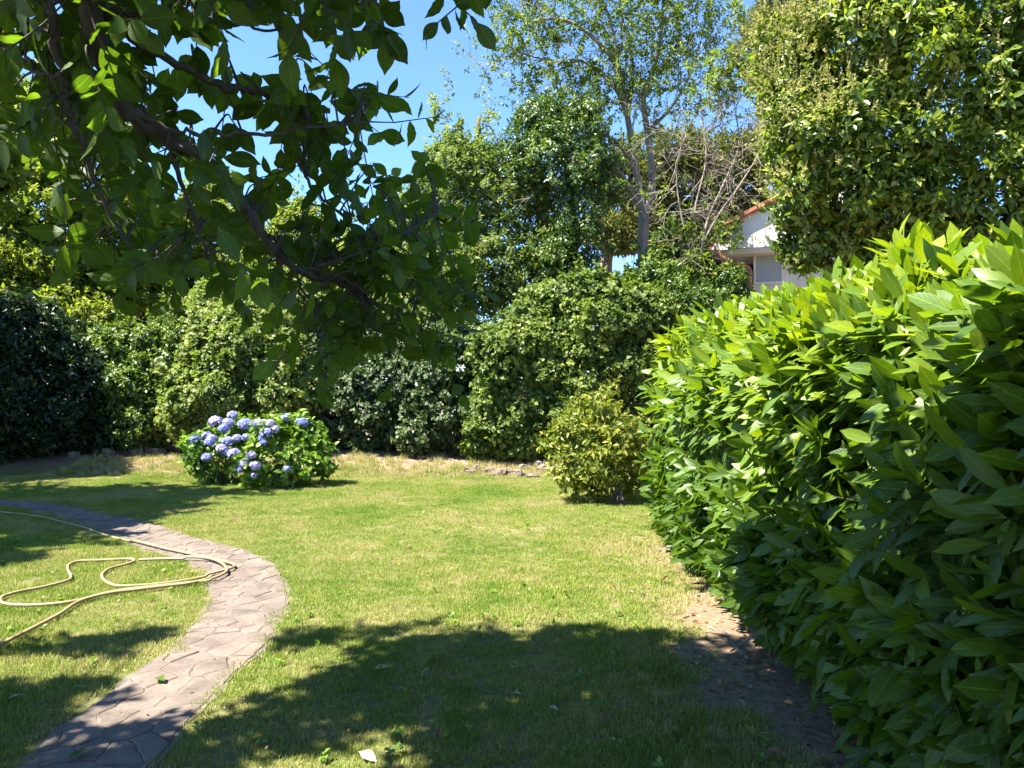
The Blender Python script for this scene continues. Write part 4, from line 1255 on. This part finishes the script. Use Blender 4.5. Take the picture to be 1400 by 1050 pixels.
# cypresses far behind
def cypress(base, trunk, layers, label, n_mul=1.0, r0=.35):
    th = Thing('cypress_tree', base, label, 'tree')
    c = cr([np.array(base)] + trunk, 6)
    mb = MB(); mb.tube(c, np.linspace(r0, r0 * .25, len(c)), 8); th.add('trunk', *mb.get(), M_barkb)
    mb = MB(); sc = Scatter()
    for (x, y, d, rx, ry) in layers:
        e = E(x, y, d, rx, ry, rx * d / F * .7)
        j = np.argmin(np.abs(c[:, 2] - e[0][2] + .5))
        n = int(250 * n_mul)
        dr = nrm(rng.normal(size=(n, 3)))
        p = e[0] + e[1] * dr * rng.uniform(.25, 1, (n, 1)) ** .5
        nn = 16
        for t in p[rng.integers(0, n, nn)]:
            mb.tube(cr([c[j], (c[j] + t) / 2 + [0, 0, .15], t], 4), np.linspace(.05, .012, 9), 4)
        rosettes(p, dr * .8 + np.array([0, -.1, -.05]) + rng.normal(0, .4, p.shape), 10, (.22, .42), (65, 10), .3, .15, .2, .5, sc)
    th.add('limbs', *mb.get(), M_barkb, kind='stuff')
    V_, T_, U_, R_ = leaf_mesh(L_thin, *sc.all())
    th.add('crown', V_, T_, M_olive, U_, R_, kind='stuff')
cd = 30.0
cypress((P(835, 525, cd)[0], cd, 0), [P(828, 400, cd), P(835, 330, cd), P(870, 260, cd), P(900, 200, cd)],
        [(900, 210, cd, 70, 30), (960, 215, cd, 70, 30), (1000, 255, cd, 50, 35), (930, 255, cd, 80, 30), (860, 290, cd, 50, 25), (840, 320, cd - 1, 40, 18), (910, 300, cd, 70, 25), (970, 310, cd, 60, 30), (1010, 215, cd, 45, 25), (1030, 290, cd + 1, 30, 20), (1000, 330, cd, 50, 25), (870, 250, cd, 45, 25)],
        'broad olive brown cypress far behind the pale forked trunk', .9)
cd2 = 42.0
cypress((P(1075, 525, cd2)[0], cd2, 0), [P(1075, 300, cd2), P(1070, 120, cd2), P(1065, 20, cd2), P(1060, -60, cd2)],
        [(1045, 35, cd2, 28, 20), (1075, 0, cd2, 40, 25), (1030, 75, cd2, 35, 20), (1060, 100, cd2, 40, 20), (1090, 60, cd2, 40, 30), (1060, -40, cd2, 40, 25), (1080, 150, cd2, 45, 30), (1070, 220, cd2, 45, 30)],
        'second cypress rising farther back above the privet tree', .8, .4)

# grey-green bushes behind the hedge line
shrub('grey_bush', (4.3, 20, 0), [E(930, 390, 20, 50, 50, 1), E(985, 385, 20, 45, 45, 1), E(1010, 400, 19.6, 30, 50, .6), E(880, 420, 20, 50, 40, .8), E(970, 440, 20, 80, 50, 1)],
      L_thin, M_grey, (.12, .2), 110, 'feathery grey green bush left of the house', 'bush', k=8, lump=10, depth=.5, droop=.1)
shrub('laurel_bush', (3.3, 15.8, 0), [E(930, 440, 15.8, 50, 50, .8), E(905, 390, 15.9, 30, 25, .5), E(972, 440, 15.8, 35, 30, .6), E(1000, 402, 16.2, 17, 34, .35)],
      L_two, M_vine, (.08, .13), 110, 'low green bush filling the gap behind the far hedge end', 'bush', k=6, lump=12, depth=.5, droop=.2)

# ------------------------------------------------------------------ left side trees
tree('acacia_tree', (-11, 19, 0), [P(110, 430, 18.5), P(118, 380, 18.5), P(130, 300, 18.5), P(150, 200, 18.5)],
     [E(110, 340, 18.5, 60, 60, 1), E(40, 300, 18, 60, 80, 1), E(180, 300, 19, 60, 60, 1), E(90, 220, 18.5, 60, 50, 1), E(40, 180, 18.5, 50, 60, .9), E(150, 400, 18.5, 70, 40, .9), E(200, 380, 19, 40, 50, .7), E(60, 410, 18, 50, 35, .7), E(140, 170, 19, 50, 40, .8)],
     L_small, M_left, (.10, .16), 50, 'airy yellow green tree behind the left side hedge', M_bark, lump=14, f=(.2, .4), depth=.8)
tree('robinia_tree', (-7.5, 20, 0), [P(195, 480, 19.5), P(205, 455, 19.5), P(225, 440, 19.5), P(280, 400, 20), P(330, 340, 20)],
     [E(280, 400, 20, 60, 50, 1), E(350, 380, 20, 60, 60, 1), E(300, 310, 20.5, 60, 50, 1), E(420, 420, 19.5, 60, 50, 1), E(480, 390, 20, 60, 50, 1), E(250, 330, 20.5, 40, 40, .8), E(400, 330, 20.5, 60, 50, .9), E(520, 430, 19, 50, 45, .9)],
     L_small, M_left, (.10, .16), 60, 'yellowish leafy tree behind the hydrangeas and pale climber', M_bark, lump=14, f=(.2, .4), depth=.7)
shrub('olive_bush', (-9.6, 20.5, 0), [E(185, 450, 20.5, 35, 30, .7), E(200, 430, 20.5, 30, 25, .6), E(170, 420, 21, 30, 25, .6)], L_thin, M_grey, (.12, .2), 100, 'pale silvery bush glimpsed through the gap on the left', 'bush', k=8, lump=8, depth=.6, stems=8)
shrub('hazel_shrub', (-12.6, 18.2, 0), [E(40, 430, 17.6, 60, 45, 1), E(115, 440, 17.4, 55, 40, .9), E(70, 380, 18, 60, 40, 1), E(-20, 400, 17, 60, 60, 1), E(160, 400, 18.4, 35, 40, .7), E(20, 340, 18, 45, 40, .8)], L_small, M_left, (.10, .16), 75, 'light green leafy shrub rising above the shaded evergreen at far left', 'shrub', k=6, lump=14, depth=.7, droop=.25)
shrub('elder_shrub', (-5.4, 18, 0), [E(330, 440, 17.5, 75, 45, 1), E(420, 430, 17.5, 70, 50, 1), E(270, 450, 17.6, 45, 40, .8), E(500, 450, 17.6, 60, 50, .9), E(560, 430, 17.4, 50, 50, .9)], L_small, M_pale, (.09, .14), 80, 'leafy light green shrub rising behind the pale climber and ivy wall', 'shrub', k=6, lump=14, depth=.6, droop=.25)
# maple whose crown stands outside on the left and throws its shade over the path
tree('maple_tree', (-8.2, 6.6, 0), [(-8.2, 6.6, 1.6), (-8.1, 6.8, 3.2), (-8.2, 7.2, 4.6)],
     [((-8.3, 8.6, 4.6), (1.3, 1.5, 1.2)), ((-8.6, 6.6, 5.0), (1.6, 1.6, 1.2)), ((-7.9, 10.2, 4.4), (1.1, 1.2, .9)), ((-10.5, 9, 5.2), (1.8, 2, 1.4)), ((-10.8, 13, 4.5), (1.4, 1.2, 1.2))],
     L_round, M_left, (.11, .18), 45, 'yellow green maple leaning in at the left edge of the lawn', M_barkb, lump=14, f=(.2, .38), depth=.5, back=.1, r0=.13, young=.3)

# ------------------------------------------------------------------ hoses
def ground_curve(pts, lift=.016, n=7):
    c = cr([G(x, y) for x, y in pts], n)
    w = np.array([0.0] * len(c))
    c[:, 2] = gz(c[:, 0], c[:, 1]) + lift
    pd = path_dist(c[:, 0], c[:, 1])
    c[:, 2] += np.where(pd < PW, .016, .002)
    return c
h1 = [(-40, 701), (0, 704), (50, 709), (105, 719), (150, 733), (198, 746), (240, 757), (280, 767), (305, 772), (319, 776), (319, 780), (300, 785), (270, 791), (230, 797), (190, 801), (160, 802), (143, 796), (140, 788), (152, 780), (174, 774), (184, 769), (174, 767), (140, 769), (108, 771), (94, 776), (93, 783), (97, 791), (92, 797), (60, 805), (28, 811), (4, 818), (2, 825), (20, 828), (60, 827), (104, 822), (150, 811), (200, 804), (250, 799), (290, 795), (306, 789), (310, 783), (302, 775), (286, 770), (260, 768), (225, 768), (190, 769)]
c = ground_curve(h1)
c[:, 2] += np.linspace(0, .012, len(c))
mb = MB(); mb.tube(c, .0118, 8)
single('garden_hose', *mb.get(), M_hose, G(200, 800), 'long tan hose looping over the lawn and onto the path', 'hose', 'tan garden hoses')
c = ground_curve([(-60, 925), (-20, 900), (0, 886), (40, 864), (80, 842), (108, 824), (150, 813), (190, 808), (230, 803), (262, 799), (292, 792)], .03)
mb = MB(); mb.tube(c, .0122, 8)
single('garden_hose', *mb.get(), M_hose, G(40, 864), 'straight tan hose end running out at the lower left of the loops', 'hose', 'tan garden hoses')

# ------------------------------------------------------------------ bed stones
def rock(c, r, g):
    """irregular chipped stone"""
    lat = []
    n1, n2 = 7, 5
    V = [(0, 0, -1)]
    for i in range(1, n2):
        for j in range(n1):
            a = j * 2 * math.pi / n1 + .3 * i; b = -math.pi / 2 + i * math.pi / n2
            V.append((math.cos(a) * math.cos(b), math.sin(a) * math.cos(b), math.sin(b)))
    V.append((0, 0, 1)); V = np.array(V)
    V = np.sign(V) * np.abs(V) ** .75
    V = V * (1 + g.normal(0, .12, (len(V), 1))) * r + c
    T = []
    for j in range(n1): T.append((0, 1 + (j + 1) % n1, 1 + j))
    for i in range(n2 - 2):
        for j in range(n1):
            a = 1 + i * n1 + j; b = 1 + i * n1 + (j + 1) % n1
            T += [(a, b, b + n1), (a, b + n1, a + n1)]
    e = len(V) - 1; s0 = 1 + (n2 - 2) * n1
    for j in range(n1): T.append((s0 + j, s0 + (j + 1) % n1, e))
    return V, T
g = np.random.default_rng(77)
for lab, xs, row, size in (('low row of rough stones edging the bed at the left back', np.arange(60, 250, 9), 634, .15), ('low row of buried stones edging the bed near the camellia bush', np.arange(645, 905, 9), 648, .12)):
    th = Thing('stone_border', G(xs[len(xs) // 2], row), lab, 'edging', 'stone edgings of the back bed')
    for x in xs:
        q = G(x + g.normal(0, 3), row + g.normal(0, 2.5) + (14 if x > 860 else 0))
        q[2] = gz(q[0], q[1]) + .01
        th.add('stone', *rock(q, np.array([g.uniform(.7, 1.25), g.uniform(.6, .9), g.uniform(.55, .95)]) * size, g), M_rock, smooth=False)

# stake, bit of wire fence in the left hedge
b = G(68, 634)
mb = MB(); mb.tube([b - [0, 0, .05], b + [.005, 0, .16], b + [0, 0, .33]], [.012, .011, .009], 6)
mb.tube([b + [0, 0, .33], b + [0, 0, .345]], [.016, .012], 6)
single('wooden_stake', *mb.get(), M_twig, b, 'thin pale stake standing at the lawn edge on the left', 'stake')
th = Thing('wire_fence', P(175, 640, 15.0) * [1, 1, 0], 'scrap of wire mesh fence with post inside the left hedge', 'fence')
o_ = P(172, 640, 15.0); o_[2] = .1
mb = MB()
for i in range(9): mb.tube([o_ + [-.3 + i * .07, 0, 0], o_ + [-.3 + i * .07, 0, .95]], .003, 4)
th.add('upright_wires', *mb.get(), M_wire, kind='stuff')
mb = MB()
for i in range(13): mb.tube([o_ + [-.3, .004, .05 + i * .07], o_ + [.28, .004, .05 + i * .07]], .003, 4)
th.add('cross_wires', *mb.get(), M_wire, kind='stuff')
mb = MB(); mb.tube([o_ + [.3, 0, -.1], o_ + [.3, 0, 1.0]], .03, 7); th.add('post', *mb.get(), M_barkp)

# ------------------------------------------------------------------ fallen leaves and litter
spots = [(512, 928, .12, 'pale'), (713, 962, .09, 'pale'), (665, 980, .11, 'green'), (225, 938, .12, 'green'), (122, 1032, .12, 'green'), (490, 1038, .13, 'pale'), (35, 958, .1, 'pale'), (750, 978, .07, 'pale'), (905, 797, .12, 'brown'), (938, 798, .12, 'brown'), (1025, 910, .12, 'brown'), (1040, 1005, .11, 'brown'), (1048, 1030, .12, 'brown'), (990, 935, .10, 'brown'), (555, 755, .08, 'brown'), (840, 1000, .09, 'brown'), (700, 700, .07, 'pale'), (600, 1020, .08, 'brown'), (960, 860, .1, 'brown'), (1010, 960, .09, 'pale')]
where = ['pale curled leaf on the shaded lawn right of the path', 'pale crumpled leaf in the middle of the shaded lawn', 'small green leaf standing out in the shaded lawn', 'green leaf lying on the path where the shade begins', 'green leaf lying on the path nearest the camera', 'pale green leaf at the bottom edge of the shaded lawn', 'pale leaf on the shaded grass left of the path',
 'tiny pale leaf beside the crumpled one on the shaded lawn', 'rusty leaf at the sunny end of the soil strip', 'rusty leaf touching the foot of the laurel hedge in sun', 'brown leaf beside the heap of dry twigs', 'brown leaf on the dark soil below the low laurel shoots', 'brown leaf on the soil at the bottom right, nearest the camera', 'brown leaf where the lawn shadow meets the worn soil', 'lone brown leaf in the middle of the sunny lawn', 'brown leaf on the shaded grass left of the bare soil', 'tiny pale leaf far back on the sunny lawn', 'brown leaf at the bottom of the shaded lawn', 'brown leaf on the sunlit straw coloured grass by the soil strip', 'pale leaf on the shaded soil by the hedge']
metas = {}
for nm, rv, mt in (('pale', .95, M_litter), ('green', .6, M_magnolia), ('brown', .15, M_litter)):
    lf = Leaf([.45, .9, 1.0, .55], .5, .45, -.35 if nm == 'brown' else .1, .12)
    me = fast_mesh('fallen_leaf', lf.V, lf.T, lf.U, np.full(len(lf.V), rv)); me.materials.append(mt); metas[nm] = me
for (x, y, s, nm), lab in zip(spots, where):
    o = bpy.data.objects.new('fallen_leaf', metas[nm]); COL.objects.link(o)
    q = G(x, y); o.location = (q[0], q[1], gz(q[0], q[1]) + .03)
    o.rotation_euler = (rng.normal(0, .15), rng.normal(0, .2), rng.uniform(0, 6.28)); o.scale = (s * .78, s * .78, s * .78)
    tag(o, lab, 'leaf', 'fallen leaves')
# crumbs of litter on the worn soil
n = 1700
x = np.concatenate([rng.uniform(.4, 1.75, 1100), rng.uniform(-4, 1, 600)]); y = np.concatenate([rng.uniform(2.6, 9.5, 1100), rng.uniform(2.8, 9, 600)])
ok = (rng.uniform(0, 1, n) < np.clip((x - .4) / .7, 0, 1)) | (np.arange(n) >= 1100)
x, y = x[ok], y[ok]; n = len(x)
d_ = rng.normal(0, 1, (n, 3)) * [1, 1, .25]
V_, T_, U_, R_ = leaf_mesh(L_two, np.column_stack([x, y, gz(x, y) + np.where(x < .6, .035, .008)]), frames(d_, np.array([0, 0, 1]) + rng.normal(0, .3, (n, 3))), np.where(x < .6, rng.uniform(.008, .028, n), rng.uniform(.015, .06, n)), rng.uniform(0, 1, n))
single('leaf_litter', V_, T_, M_litter, (1.2, 5, 0), 'scattered dry leaf scraps on the bare soil under the hedge', 'leaf litter', kind='stuff', uv=U_, rnd=R_)
# dry prunings at the hedge foot
q = G(1010, 895)
mb = MB()
for k in range(7):
    a = rng.normal(0, .5) + (math.pi if k % 2 else 0)
    p0 = q + np.array([rng.normal(0, .05), rng.normal(0, .04), .02]); e_ = p0 + np.array([math.cos(a) * .22, math.sin(a) * .15, .03 + .1 * rng.uniform()])
    mb.tube(cr([p0, (p0 + e_) / 2 + [0, 0, .04], e_], 3), np.linspace(.005, .002, 7), 5)
single('dry_prunings', *mb.get(), M_twig, q, 'little heap of dry twigs at the foot of the laurel hedge', 'twigs')

# clover and little weeds in the turf
n = 520
x = rng.uniform(-6, 1.2, n); y = 2.8 + 8 * rng.uniform(0, 1, n) ** 1.6
ok = (np.abs(x) < .7 * y) & (path_dist(x, y) > PW + .02) & (vnoise(x, y, 1.2, 31) > .5)
x, y = x[ok], y[ok]
S = np.column_stack([x, y, gz(x, y) + .022])
sc = rosettes(S, np.array([0, 0, 1.0]) + rng.normal(0, .25, S.shape), 7, (.018, .042), (85, 55), .015, 0, .2)
V_, T_, U_, R_ = leaf_mesh([Kite(.8, .15, .1)], *sc.all())
single('clover', V_, T_, M_hyd, (-1, 5, 0), 'low broad leaved weeds scattered through the lawn turf', 'weeds', kind='stuff', uv=U_, rnd=R_)
